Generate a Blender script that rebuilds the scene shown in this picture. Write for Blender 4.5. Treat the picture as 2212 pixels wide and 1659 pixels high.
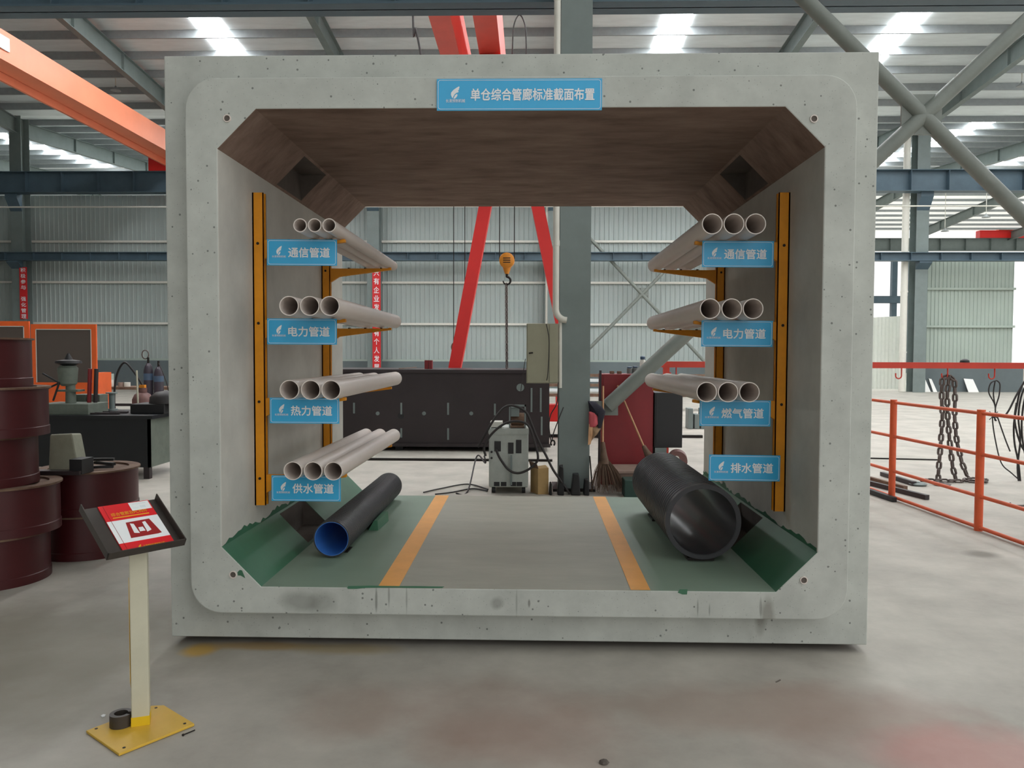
import bpy, bmesh, math, random
from mathutils import Vector, Matrix
random.seed(7)
C = bpy.context.scene.collection
SC = bpy.context.scene
for o in list(bpy.data.objects):
    bpy.data.objects.remove(o)

# ------------------------------------------------------------------ camera, world, light, exposure
FPX, PW, PH = 1687.065, 2212.0, 1659.0
CAM = Vector((0.0737, -3.9707, 1.515))
YAW, PITCH, ROLL = 0.0243, -0.0383, 0.0034
_c, _s = math.cos(YAW), math.sin(YAW)
FW = Vector((-_s * math.cos(PITCH), _c * math.cos(PITCH), math.sin(PITCH)))
_r = Vector((_c, _s, 0)); _u = _r.cross(FW)
RT = _r * math.cos(ROLL) + _u * math.sin(ROLL)
UP = -_r * math.sin(ROLL) + _u * math.cos(ROLL)
cd = bpy.data.cameras.new('camera'); cam = bpy.data.objects.new('camera', cd); C.objects.link(cam)
cd.sensor_width = 36.0; cd.lens = FPX / PW * 36.0; cd.clip_end = 400
cam.matrix_world = Matrix(((RT.x, UP.x, -FW.x, CAM.x), (RT.y, UP.y, -FW.y, CAM.y), (RT.z, UP.z, -FW.z, CAM.z), (0, 0, 0, 1)))
SC.camera = cam

def ray(px, py):
    return FW + RT * ((px - PW / 2) / FPX) - UP * ((py - PH / 2) / FPX)
def at(px, py, Y):
    d = ray(px, py); return CAM + d * ((Y - CAM.y) / d.y)
def fl(px, py, Z=0.0):
    d = ray(px, py); return CAM + d * ((Z - CAM.z) / d.z)

w = bpy.data.worlds.new('daylight'); SC.world = w; w.use_nodes = True
w.node_tree.nodes['Background'].inputs[0].default_value = (1.0, 1.0, 0.985, 1)
w.node_tree.nodes['Background'].inputs[1].default_value = 1.25
SC.view_settings.view_transform = 'Standard'; SC.view_settings.look = 'None'
SC.view_settings.exposure = 0.0; SC.view_settings.gamma = 1.0
SC.view_settings.use_curve_mapping = False

# ------------------------------------------------------------------ materials
def lin(r, g, b):
    f = lambda v: (v / 255 / 12.92) if v / 255 <= 0.04045 else ((v / 255 + 0.055) / 1.055) ** 2.4
    return (f(r), f(g), f(b), 1)
def mat(name, col, rough=0.6, metal=0.0, var=0.12, scale=6.0, stretch=(1, 1, 1), bump=0.0, spec=0.5, col2=None, alpha=None):
    m = bpy.data.materials.new(name); m.use_nodes = True
    nt = m.node_tree; b = nt.nodes['Principled BSDF']; c = lin(*col)
    b.inputs['Roughness'].default_value = rough; b.inputs['Metallic'].default_value = metal
    b.inputs['Specular IOR Level'].default_value = spec
    tc = nt.nodes.new('ShaderNodeTexCoord'); mp = nt.nodes.new('ShaderNodeMapping')
    mp.inputs['Scale'].default_value = stretch
    nt.links.new(tc.outputs['Object'], mp.inputs[0])
    n = nt.nodes.new('ShaderNodeTexNoise'); n.inputs['Scale'].default_value = scale
    n.inputs['Detail'].default_value = 6; n.inputs['Roughness'].default_value = 0.65
    nt.links.new(mp.outputs[0], n.inputs['Vector'])
    rp = nt.nodes.new('ShaderNodeValToRGB')
    e = rp.color_ramp.elements
    e[0].position = 0.3; e[1].position = 0.7
    d = lin(*col2) if col2 else tuple(v * (1 - var) for v in c[:3]) + (1,)
    u = c if col2 else tuple(min(1, v * (1 + var)) for v in c[:3]) + (1,)
    e[0].color = d; e[1].color = u
    nt.links.new(n.outputs[0], rp.inputs[0]); nt.links.new(rp.outputs[0], b.inputs['Base Color'])
    if bump:
        bp = nt.nodes.new('ShaderNodeBump'); bp.inputs['Strength'].default_value = bump; bp.inputs['Distance'].default_value = 0.01
        nt.links.new(n.outputs[0], bp.inputs['Height']); nt.links.new(bp.outputs[0], b.inputs['Normal'])
    m['rampname'] = rp.name
    return m
def nodes(m):
    nt = m.node_tree; return nt, nt.nodes['Principled BSDF'], nt.nodes[m['rampname']]
def speckle(m, scale=22, thr=0.1, dark=0.35, keep=0.3, src=None):
    """dark air-bubble pits, only some of the cells carry one"""
    nt, b, rp = nodes(m)
    tc = nt.nodes.new('ShaderNodeTexCoord'); v = nt.nodes.new('ShaderNodeTexVoronoi'); v.inputs['Scale'].default_value = scale
    nt.links.new(tc.outputs['Object'], v.inputs['Vector'])
    sep = nt.nodes.new('ShaderNodeSeparateColor'); nt.links.new(v.outputs['Color'], sep.inputs[0])
    ma = nt.nodes.new('ShaderNodeMath'); ma.operation = 'LESS_THAN'; ma.inputs[1].default_value = thr
    nt.links.new(v.outputs['Distance'], ma.inputs[0])
    mb = nt.nodes.new('ShaderNodeMath'); mb.operation = 'LESS_THAN'; mb.inputs[1].default_value = keep
    nt.links.new(sep.outputs[0], mb.inputs[0])
    mm = nt.nodes.new('ShaderNodeMath'); mm.operation = 'MULTIPLY'
    nt.links.new(ma.outputs[0], mm.inputs[0]); nt.links.new(mb.outputs[0], mm.inputs[1])
    mx = nt.nodes.new('ShaderNodeMix'); mx.data_type = 'RGBA'; mx.blend_type = 'MULTIPLY'
    nt.links.new(mm.outputs[0], mx.inputs[0]); nt.links.new(src or rp.outputs[0], mx.inputs[6])
    mx.inputs[7].default_value = (dark, dark, dark, 1)
    nt.links.new(mx.outputs[2], b.inputs['Base Color'])
    return mx
def patch(m, src, spots, noise=3.0, rot=None, amp=1.0):
    """stains, painted falloff and glare with a shape of their own: (x, y, rx, ry, colour, strength) in object coordinates"""
    nt, b, rp = nodes(m); cur = src
    tc = nt.nodes.new('ShaderNodeTexCoord'); n = nt.nodes.new('ShaderNodeTexNoise'); n.inputs['Scale'].default_value = noise
    n.inputs['Detail'].default_value = 5
    nt.links.new(tc.outputs['Object'], n.inputs['Vector'])
    for (x, y, rx, ry, col, k) in spots:
        mp = nt.nodes.new('ShaderNodeMapping'); mp.vector_type = 'TEXTURE'
        mp.inputs['Location'].default_value = (x, y, 0); mp.inputs['Scale'].default_value = (rx, ry, 1e3)
        nt.links.new(tc.outputs['Object'], mp.inputs[0])
        if rot: mp.inputs['Location'].default_value = (x, 0, y); mp.inputs['Scale'].default_value = (rx, 1e3, ry)
        ln = nt.nodes.new('ShaderNodeVectorMath'); ln.operation = 'LENGTH'; nt.links.new(mp.outputs[0], ln.inputs[0])
        ad = nt.nodes.new('ShaderNodeMath'); ad.operation = 'ADD'; nt.links.new(ln.outputs['Value'], ad.inputs[0]); nt.links.new(n.outputs[0], ad.inputs[1])
        r = nt.nodes.new('ShaderNodeMapRange'); r.inputs[1].default_value = 1.0; r.inputs[2].default_value = 1.6
        r.inputs[3].default_value = k; r.inputs[4].default_value = 0; nt.links.new(ad.outputs[0], r.inputs[0])
        mx = nt.nodes.new('ShaderNodeMix'); mx.data_type = 'RGBA'
        nt.links.new(r.outputs[0], mx.inputs[0]); nt.links.new(cur, mx.inputs[6]); mx.inputs[7].default_value = lin(*col)
        cur = mx.outputs[2]
    nt.links.new(cur, b.inputs['Base Color'])
def emit(name, col, s):
    m = bpy.data.materials.new(name); m.use_nodes = True; b = m.node_tree.nodes['Principled BSDF']
    b.inputs['Base Color'].default_value = lin(*col); b.inputs['Emission Color'].default_value = lin(*col); b.inputs['Emission Strength'].default_value = s
    return m

M = {}
M['concrete'] = mat('precast concrete', (187, 190, 184), 0.85, var=0.13, scale=4.0, bump=0.05, spec=0.25)
mx = speckle(M['concrete'], 26, 0.14, 0.42, 0.34)
speckle(M['concrete'], 75, 0.17, 0.72, 0.3, mx.outputs[2])
M['stained'] = mat('film stained concrete', (152, 130, 117), 0.8, scale=4.5, stretch=(0.6, 1.7, 1.3), col2=(114, 92, 80), spec=0.25)
M['sidewall'] = mat('tunnel side concrete', (196, 194, 186), 0.85, var=0.12, scale=2.5, spec=0.25)
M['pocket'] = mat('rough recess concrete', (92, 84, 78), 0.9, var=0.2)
M['greenfloor'] = mat('worn green floor paint', (164, 162, 148), 0.55, scale=2.2, stretch=(1, 3, 1), col2=(150, 149, 136), spec=0.4)
M['green'] = mat('dark green paint', (62, 110, 84), 0.45, var=0.12, scale=3)
M['ochre'] = mat('ochre line paint', (235, 168, 88), 0.6, var=0.06, scale=8)
M['floor'] = mat('trowelled concrete floor', (184, 179, 169), 0.6, scale=1.6, col2=(154, 149, 140), bump=0.03, spec=0.3)
M['pvc'] = mat('off white pvc', (222, 211, 203), 0.38, var=0.03, scale=5)
M['hdpe'] = mat('black ribbed polyethylene', (50, 50, 54), 0.42, var=0.1)
M['blueliner'] = mat('blue pipe liner', (62, 120, 200), 0.35, var=0.05)
M['greyliner'] = mat('dark grey pipe liner', (48, 48, 52), 0.3, var=0.05)
M['yellow'] = mat('amber yellow steel paint', (226, 146, 10), 0.45, var=0.1, scale=9)
M['signblue'] = mat('sign blue', (52, 172, 224), 0.3, var=0.02)
M['white'] = mat('white print', (238, 240, 242), 0.5, var=0.02)
M['boltdark'] = mat('dark bolt steel', (40, 36, 34), 0.5, 0.6)
M['drum'] = mat('oxide red primer', (70, 18, 22), 0.42, var=0.22, scale=2.5)
M['rust'] = mat('dusty rusty steel', (128, 104, 84), 0.8, col2=(88, 60, 48), scale=7)
M['darksteel'] = mat('dark brown mould steel', (50, 42, 44), 0.45, 0.2, var=0.15, scale=2)
M['steelgrey'] = mat('grey green steel paint', (116, 127, 125), 0.5, var=0.1, scale=2)
M['steelblue'] = mat('blue grey steel paint', (74, 94, 106), 0.5, var=0.12, scale=2)
M['bracesteel'] = mat('grey brace paint', (118, 124, 118), 0.5, var=0.12, scale=3)
M['siding'] = mat('pale green steel siding', (164, 174, 171), 0.45, var=0.05, scale=0.4)
M['sidinggreen'] = mat('green painted siding', (166, 178, 168), 0.5, var=0.06, scale=0.4)
M['dado'] = mat('grey painted plinth', (98, 108, 110), 0.7, var=0.12, scale=0.7)
M['roof'] = mat('grey roof lining', (224, 232, 234), 0.8, var=0.08, scale=1.0, stretch=(1, 4, 1))
M['purlin'] = mat('grey purlin steel', (150, 156, 158), 0.5, var=0.08)
M['skylight'] = emit('daylight panel', (250, 253, 255), 25.0)
M['frontfill'] = emit('unseen fill panel over the front bay', (250, 253, 255), 7.0)  # unseen strips added to light the front of the box
M['glowroof'] = emit('roof sheet with added glow', (245, 246, 242), 0.6)  # far roof slope glows to imitate strongly lit sheeting
M['red'] = mat('bright red crane paint', (222, 38, 34), 0.4, var=0.06, scale=2)
M['orange'] = mat('orange crane paint', (248, 150, 114), 0.4, var=0.05, scale=1)
M['fadedred'] = mat('faded red crane paint', (222, 88, 74), 0.45, var=0.08, scale=2)
M['railorange'] = mat('orange handrail paint', (205, 84, 40), 0.45, var=0.15, scale=6)
M['barred'] = mat('orange red rack paint', (198, 56, 36), 0.45, var=0.1, scale=4)
M['screenorange'] = mat('orange screen frame paint', (240, 104, 44), 0.5, var=0.08, scale=4)
M['pipewhite'] = mat('white downpipe plastic', (216, 214, 204), 0.45, var=0.04)
M['cabinet'] = mat('beige cabinet enamel', (150, 148, 126), 0.45, var=0.05)
M['welder'] = mat('dusty grey welder enamel', (168, 174, 168), 0.55, var=0.16, scale=5)
M['black'] = mat('black plastic', (26, 26, 28), 0.5)
M['rubber'] = mat('black cable rubber', (40, 36, 36), 0.55)
M['darkgreenbench'] = mat('blackish bench enamel', (18, 21, 25), 0.45, var=0.2)
M['greygreen'] = mat('grey green machine paint', (96, 104, 94), 0.6, var=0.2, scale=7)
M['panelred'] = mat('deep red cabinet paint', (128, 28, 34), 0.45, var=0.1, scale=3)
M['wood'] = mat('broom handle wood', (186, 142, 104), 0.6, var=0.12, scale=14, stretch=(1, 1, .1))
M['board'] = mat('dusty brown board', (146, 124, 112), 0.8, var=0.12)
M['bristle'] = mat('brown twig bristle', (96, 76, 62), 0.9, var=0.25, scale=20)
M['bandyellow'] = mat('strong yellow paint', (226, 188, 24), 0.5, var=0.06)
M['covergreen'] = mat('faded grey green cover paint', (142, 142, 124), 0.6, var=0.14, scale=9)
M['hookyellow'] = mat('orange yellow hook block paint', (222, 140, 40), 0.45, var=0.1, scale=8)
M['chain'] = mat('dull chain steel', (98, 88, 84), 0.5, 0.5, var=0.25, scale=14)
M['brochured'] = mat('glossy red print', (226, 36, 44), 0.3, var=0.02)
M['brochwhite'] = mat('glossy white print', (240, 243, 244), 0.3, var=0.01)
M['gold'] = mat('yellow gold print', (240, 170, 40), 0.4, var=0.02)
M['maroon'] = mat('maroon print', (158, 34, 36), 0.35, var=0.1, scale=20)
M['tray'] = mat('brown black steel tray', (70, 64, 60), 0.45, 0.3, var=0.12)
M['postpaint'] = mat('cream post paint', (198, 194, 172), 0.55, var=0.08, scale=5)
M['baseyellow'] = mat('mustard base plate paint', (214, 172, 62), 0.5, var=0.08, scale=4)
M['bannerred'] = mat('red banner', (208, 36, 40), 0.5, var=0.04)
M['cyldark'] = mat('dark gas cylinder paint', (56, 50, 60), 0.45, var=0.15)
M['cylblue'] = mat('blue cylinder label', (70, 92, 116), 0.45)
M['cylbrown'] = mat('brown gas bottle paint', (112, 78, 74), 0.55, var=0.15)
M['brass'] = mat('brass valve', (190, 150, 70), 0.35, 0.7)
M['card'] = mat('old cardboard', (176, 146, 98), 0.8, var=0.12)
M['cardside'] = mat('brown box side', (116, 88, 70), 0.8, var=0.12)
M['pink'] = mat('faded pink cloth', (196, 88, 96), 0.8, var=0.1)
M['khaki'] = mat('khaki cloth', (150, 124, 96), 0.85, var=0.1)
M['darkcloth'] = mat('blackish blue cloth', (34, 32, 44), 0.85, var=0.25, scale=14)
M['tan'] = mat('tan strap', (206, 160, 120), 0.7)
M['outwhite'] = mat('white painted facade', (240, 240, 236), 0.6, var=0.02)
M['fence'] = mat('white corrugated sheet', (232, 234, 228), 0.5, var=0.03)
M['ground'] = mat('pale yard concrete', (190, 186, 176), 0.8, var=0.06, scale=0.5)
M['teal'] = mat('dark green crate plastic', (28, 60, 52), 0.5)
M['timber'] = mat('bearer timber', (110, 90, 70), 0.8)
m = bpy.data.materials.new('smoky acrylic sheet'); m.use_nodes = True; b = m.node_tree.nodes['Principled BSDF']
b.inputs['Base Color'].default_value = lin(116, 106, 100); b.inputs['Roughness'].default_value = 0.06
b.inputs['Transmission Weight'].default_value = 0.35; b.inputs['IOR'].default_value = 1.45; M['acrylic'] = m

# ------------------------------------------------------------------ geometry helpers
def V(*a): return Vector(a)
class MB:
    def __init__(s): s.bm = bmesh.new()
    def _add(s, vs, fs):
        v = [s.bm.verts.new(p) for p in vs]
        for f in fs:
            try: s.bm.faces.new([v[i] for i in f])
            except ValueError: pass
        return s
    def box(s, x0, x1, y0, y1, z0, z1):
        return s._add([(x, y, z) for z in (z0, z1) for y in (y0, y1) for x in (x0, x1)],
                      [(0, 2, 3, 1), (4, 5, 7, 6), (0, 1, 5, 4), (2, 6, 7, 3), (0, 4, 6, 2), (1, 3, 7, 5)])
    def hexa(s, lo, hi):
        n = len(lo); vs = list(lo) + list(hi)
        return s._add(vs, [tuple(range(n))[::-1], tuple(range(n, 2 * n))] + [(i, (i + 1) % n, n + (i + 1) % n, n + i) for i in range(n)])
    def obox(s, c, size, R=None):
        a, b2, h = size[0] / 2, size[1] / 2, size[2] / 2; c = Vector(c)
        pts = [Vector(p) for p in ((-a, -b2), (a, -b2), (a, b2), (-a, b2))]
        f = lambda p, z: c + (R @ Vector((p[0], p[1], z)) if R else Vector((p[0], p[1], z)))
        return s.hexa([f(p, -h) for p in pts], [f(p, h) for p in pts])
    def bar(s, p0, p1, wd, ht, up=(0, 0, 1)):
        p0, p1 = Vector(p0), Vector(p1); d = (p1 - p0).normalized(); up = Vector(up)
        if abs(d.dot(up)) > .98: up = Vector((0, 1, 0))
        a = d.cross(up).normalized(); b2 = a.cross(d)
        q = [a * (i * wd / 2) + b2 * (j * ht / 2) for i, j in ((-1, -1), (1, -1), (1, 1), (-1, 1))]
        return s.hexa([p0 + k for k in q], [p1 + k for k in q])
    def prism(s, pts, f0, f1):
        return s.hexa([f0(*p) for p in pts], [f1(*p) for p in pts])
    def rings(s, rings, cap=True, closed=False):
        n = len(rings[0]); vs = [[s.bm.verts.new(p) for p in r] for r in rings]
        m2 = len(rings); rng = range(m2 if closed else m2 - 1)
        for i in rng:
            a, b2 = vs[i], vs[(i + 1) % m2]
            for j in range(n):
                try: s.bm.faces.new((a[j], a[(j + 1) % n], b2[(j + 1) % n], b2[j]))
                except ValueError: pass
        if cap and not closed:
            s.bm.faces.new(vs[0][::-1]); s.bm.faces.new(vs[-1])
        return s
    def cyl(s, p0, p1, r0, r1=None, seg=16, cap=True):
        r1 = r0 if r1 is None else r1; p0, p1 = Vector(p0), Vector(p1)
        d = (p1 - p0).normalized(); a = d.orthogonal().normalized(); b2 = d.cross(a)
        cs = [(math.cos(2 * math.pi * i / seg), math.sin(2 * math.pi * i / seg)) for i in range(seg)]
        return s.rings([[p + (a * x + b2 * y) * r for x, y in cs] for p, r in ((p0, r0), (p1, r1))], cap)
    def prof(s, p0, d, pr, seg=24, closed=True):
        """revolve (t, r) pairs about the axis p0 + d*t"""
        p0, d = Vector(p0), Vector(d).normalized(); a = d.orthogonal().normalized(); b2 = d.cross(a)
        cs = [(math.cos(2 * math.pi * i / seg), math.sin(2 * math.pi * i / seg)) for i in range(seg)]
        return s.rings([[p0 + d * t + (a * x + b2 * y) * max(r, 1e-4) for x, y in cs] for t, r in pr], not closed, closed)
    def pipe(s, p0, p1, ro, ri, seg=28):
        p0, p1 = Vector(p0), Vector(p1); L = (p1 - p0).length
        return s.prof(p0, p1 - p0, [(0, ri), (0, ro), (L, ro), (L, ri)], seg)
    def tube(s, path, r, seg=8, closed=False, cap=True):
        P = [Vector(p) for p in path]; n = len(P); rr = []
        a = None
        for i in range(n):
            t = ((P[(i + 1) % n] - P[i - 1]) if closed else (P[min(i + 1, n - 1)] - P[max(i - 1, 0)])).normalized()
            if a is None: a = t.orthogonal().normalized()
            a = (a - t * a.dot(t)).normalized(); b2 = t.cross(a)
            rad = r(i / (n - 1)) if callable(r) else r
            rr.append([P[i] + (a * math.cos(2 * math.pi * k / seg) + b2 * math.sin(2 * math.pi * k / seg)) * rad for k in range(seg)])
        return s.rings(rr, cap, closed)
    def ngon(s, pts): return s._add(pts, [tuple(range(len(pts)))])
    def build(s, name, m, parent=None, smooth=None, bevel=0, flip=True):
        me = bpy.data.meshes.new(name)
        if flip: bmesh.ops.recalc_face_normals(s.bm, faces=s.bm.faces[:])
        s.bm.to_mesh(me); s.bm.free()
        return link(name, me, m, parent, smooth, bevel)
def link(name, me, m, parent=None, smooth=None, bevel=0):
    o = bpy.data.objects.new(name, me); C.objects.link(o)
    if m: me.materials.append(M[m] if isinstance(m, str) else m)
    if parent:
        off = Vector(); p = parent
        while p: off += p.location; p = p.parent
        me.transform(Matrix.Translation(-off)); o.parent = parent
    if smooth:
        me.polygons.foreach_set('use_smooth', [True] * len(me.polygons)); me.set_sharp_from_angle(angle=math.radians(smooth))
    if bevel:
        b2 = o.modifiers.new('bevel', 'BEVEL'); b2.width = bevel; b2.segments = 2; b2.limit_method = 'ANGLE'
    return o
def tag(o, label, cat, group=None, kind=None):
    o['label'] = label; o['category'] = cat
    if group: o['group'] = group
    if kind: o['kind'] = kind
    return o
def thing(name, label, cat, loc, group=None):
    o = bpy.data.objects.new(name, None); C.objects.link(o); o.location = loc; o.empty_display_size = .1
    return tag(o, label, cat, group)
def struct(o): o['kind'] = 'structure'; return o
def copy_tree(o, parent=None):
    c = o.copy(); C.objects.link(c); c.parent = parent
    for ch in list(o.children): copy_tree(ch, c)
    return c
def bez(pts, n=10):
    P = [Vector(p) for p in pts]; out = []
    P = [P[0]] + P + [P[-1]]
    for i in range(1, len(P) - 2):
        for k in range(n):
            t = k / n; a, b2, c, d = P[i - 1], P[i], P[i + 1], P[i + 2]
            out.append(.5 * ((2 * b2) + (c - a) * t + (2 * a - 5 * b2 + 4 * c - d) * t * t + (3 * b2 - a - 3 * c + d) * t ** 3))
    out.append(P[-2]); return out
def text_mesh(s, bold=0.0):
    c = bpy.data.curves.new('lettering', 'FONT'); c.body = s; c.size = 1
    o = bpy.data.objects.new('lettering', c); C.objects.link(o); bpy.context.view_layer.update()
    me = bpy.data.meshes.new_from_object(o.evaluated_get(bpy.context.evaluated_depsgraph_get()))
    bpy.data.objects.remove(o)
    if bold:
        bm = bmesh.new()
        for k, (dx, dy) in enumerate(((0, 0), (bold, 0), (-bold, 0), (0, bold), (0, -bold))):
            t = me.copy(); t.transform(Matrix.Translation((dx, dy, k))); bm.from_mesh(t)
        bm.to_mesh(me); bm.free()
    return me
def lettering(name, s, o, r, u, wd, ht, m, parent, offset=0.0):
    """flat lettering fitted into wd x ht, o = its lower left corner, r / u = right and up vectors"""
    me = text_mesh(s, offset); xs = [v.co.x for v in me.vertices]; ys = [v.co.y for v in me.vertices]
    x0, y0, sx, sy = min(xs), min(ys), wd / (max(xs) - min(xs)), ht / (max(ys) - min(ys))
    o, r, u = Vector(o), Vector(r), Vector(u); n = r.cross(u).normalized() * .00012
    for v in me.vertices: v.co = o + r * ((v.co.x - x0) * sx) + u * ((v.co.y - y0) * sy) + n * v.co.z
    return link(name, me, m, parent)
LEAF = [(.87, 1), (.6, .88), (.3, .7), (.08, .48), (.06, .3), (.2, 0), (.3, .16), (.42, .33), (.6, .46), (.78, .5), (.8, .62), (.74, .66), (.85, .72), (.85, .84), (.9, .88)]
LEAF2 = [(.3, .0), (.46, .26), (.66, .38), (.7, .24), (.58, .07), (.44, -.02)]
def logo(o, r, u, wd, ht, m, parent):
    b2 = MB(); o, r, u = Vector(o), Vector(r), Vector(u)
    for L in (LEAF, LEAF2): b2.ngon([o + r * (x * wd) + u * (y * ht) for x, y in L])
    return b2.build('logo', m, parent, flip=False)

# ------------------------------------------------------------------ the hall
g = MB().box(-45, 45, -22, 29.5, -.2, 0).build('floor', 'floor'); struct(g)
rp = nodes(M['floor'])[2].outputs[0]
pts = [(120, 1390, 1.1, .9, (116, 110, 94), .55), (60, 1500, .6, .5, (112, 106, 92), .4), (1050, 1540, .55, .42, (140, 106, 92), .3), (1160, 1600, .5, .3, (150, 112, 98), .28), (760, 1530, .3, .3, (140, 108, 94), .3), (1900, 1590, .6, .5, (150, 108, 100), .26),  # first two darken the left floor for light falloff as well as dirt
       (1650, 1530, .9, .3, (146, 124, 112), .5), (2150, 1640, .5, .3, (190, 100, 98), .36),  # second one here paints the pink glare at lower right
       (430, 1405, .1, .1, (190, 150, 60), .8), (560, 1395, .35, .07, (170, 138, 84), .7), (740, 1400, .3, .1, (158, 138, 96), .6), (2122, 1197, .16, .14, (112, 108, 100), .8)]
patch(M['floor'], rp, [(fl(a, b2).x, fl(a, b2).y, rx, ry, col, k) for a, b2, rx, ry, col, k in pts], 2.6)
struct(MB().box(-60, 90, 29.5, 140, -.2, -.01).build('ground', 'ground'))

GRID = [-44 + 7.5 * k for k in range(0)]; COLS = [-36.5, -29, -21.5, -14, -6.5, 1.0, 8.5, 16.0, 23.5]
WB = 29.0                     # the wall line between the bays
EAVE = at(600, 248, WB).z
def zr(Y):                    # roof height
    if Y < -7: return EAVE + .085 * (Y + 19)
    if Y < 4.5: return EAVE + 1.02 - .085 * (Y + 7)
    if Y < 17: return EAVE + 1.02 - .085 * (17 - Y)
    if Y < 29: return EAVE + 1.02 - .085 * (Y - 17)
    if Y < 43: return EAVE + .085 * (Y - 29)
    return EAVE + 1.19 - .058 * (Y - 43)
def zw(py, px=600): return at(px, py, WB - .8).z
def roofpart(name, x0, x1, y0, y1, m, dz=0.0, th=.06):
    lo = [V(x0, y0, zr(y0 + 1e-4) + dz), V(x1, y0, zr(y0 + 1e-4) + dz), V(x1, y1, zr(y1 - 1e-4) + dz), V(x0, y1, zr(y1 - 1e-4) + dz)]
    return struct(MB().hexa(lo, [p + V(0, 0, th) for p in lo]).build(name, m))
roofpart('ceiling', -45, 14, -19, -7, 'roof'); roofpart('ceiling', -45, 14, -7, 4.4, 'roof'); struct(MB().box(-45, -7, -19.3, -19, 0, EAVE).build('wall_light_block', 'siding')); roofpart('ceiling', -45, 30, 4.6, 17, 'roof'); roofpart('ceiling', -45, 30, 17, 29, 'roof')  # front bay roof and front wall: unseen, sized to dim and steer daylight
roofpart('ceiling', -45, 60, 29, 43, 'roof'); roofpart('ceiling', -45, 60, 43, 61, 'glowroof')
for k in range(16):           # purlins of the far slope of the near bay and of the bay behind it
    Y = 19.0 + 1.45 * k
    if Y > 28.6: break
    struct(MB().box(-45, 30, Y - .035, Y + .035, zr(Y) - .26, zr(Y) - .005).build('purlin', 'purlin'))
for k in range(21):
    Y = 29.8 + 1.5 * k
    if Y < 60.8: struct(MB().box(-45, 60, Y - .035, Y + .035, zr(Y) - (.24 if Y < 43 else .17), zr(Y) - .005).build('purlin', 'purlin'))
for x in COLS + [31, 38.5, 46, 53.5]:
    for a, b2 in ((5, 17), (17, 28.7), (29.3, 43), (43, 60.7)):
        if a < 29 and x > 24: continue
        mb = MB()
        for dz, wd in ((-.28, .22), (-.9, .22)):
            mb.bar((x, a, zr(a + .01) + dz), (x, b2, zr(b2 - .01) + dz), wd, .025)
        mb.bar((x, a, zr(a + .01) - .59), (x, b2, zr(b2 - .01) - .59), .012, .62)
        for t in (.25, .5, .75):
            p = V(x, a, zr(a + .01)).lerp(V(x, b2, zr(b2 - .01)), t); mb.box(x - .1, x + .1, p.y - .01, p.y + .01, p.z - .9, p.z - .28)
        struct(mb.build('rafter', 'steelgrey'))
n = 0
for bay, xs in (((-18, -7.6), [4.75, 12.25]), ((-6.4, 3.4), [4.75, 12.25]), ((6, 16), [-10.4, -2.75, 4.65, 12.0, 19.75]), ((17.6, 25.0), [-10.4, 4.65, 12.0, 19.75]),  # first two rows are unseen, added as light for the front
                ((30.2, 42.5), [-32.75, -25.25, -17.75, -10.25, -2.75, 4.75, 12.25, 19.75, 27.25, 34.75])):
    for x in xs:
        n += 1; roofpart('window_%d' % n, x - .45, x + .45, bay[0], bay[1], 'frontfill' if bay[0] < 0 else 'skylight', -.035, .03)

def siding(name, x0, x1, Y, z0, z1, m, pitch=.2):
    mb = MB(); k = int((x1 - x0) / pitch); row = []
    for i in range(k):
        x = x0 + i * pitch
        for dx, dy in ((0, 0), (.13, 0), (.145, -.028), (.175, -.028), (.19, 0)): row.append((x + dx, Y + dy))
    row.append((x0 + k * pitch, Y))
    vs = [[mb.bm.verts.new((x, y, z)) for x, y in row] for z in (z0, z1)]
    for i in range(len(row) - 1): mb.bm.faces.new((vs[0][i], vs[0][i + 1], vs[1][i + 1], vs[1][i]))
    return struct(mb.build(name, m))
PLZ = zw(780)
siding('wall_back', -44.8, 12.0, WB + .3, PLZ, zw(410), 'siding')
struct(MB().box(-44.8, 12.0, WB + .1, WB + .5, 0, PLZ).build('wall_plinth', 'dado'))
siding('wall_door', 16.2, 20.25, WB + .3, zw(797, 2090), zw(556, 2090), 'sidinggreen', .16)
struct(MB().box(16.2, 20.6, WB + .1, WB + .5, 0, zw(797, 2090)).build('wall_plinth', 'dado'))
struct(MB().box(-45, -44.8, -19, 61, 0, 11).build('wall_left', 'siding'))
siding('wall_far', -44.8, 14.0, 61.2, 0, 10.2, 'siding')
i = 0
for z, x0, x1 in ((zw(514), -44, 12), (zw(605), -44, 12), (zw(697), -44, 12), (PLZ + .04, -44, 12), (zw(619, 2090), 16.2, 20.25), (zw(703, 2090), 16.2, 20.25)):
    i += 1; struct(MB().box(x0, x1, WB + .17, WB + .27, z - .05, z + .04).build('trim_%d' % i, 'pipewhite' if x0 < 0 and z > 2 else 'sidinggreen'))

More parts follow.
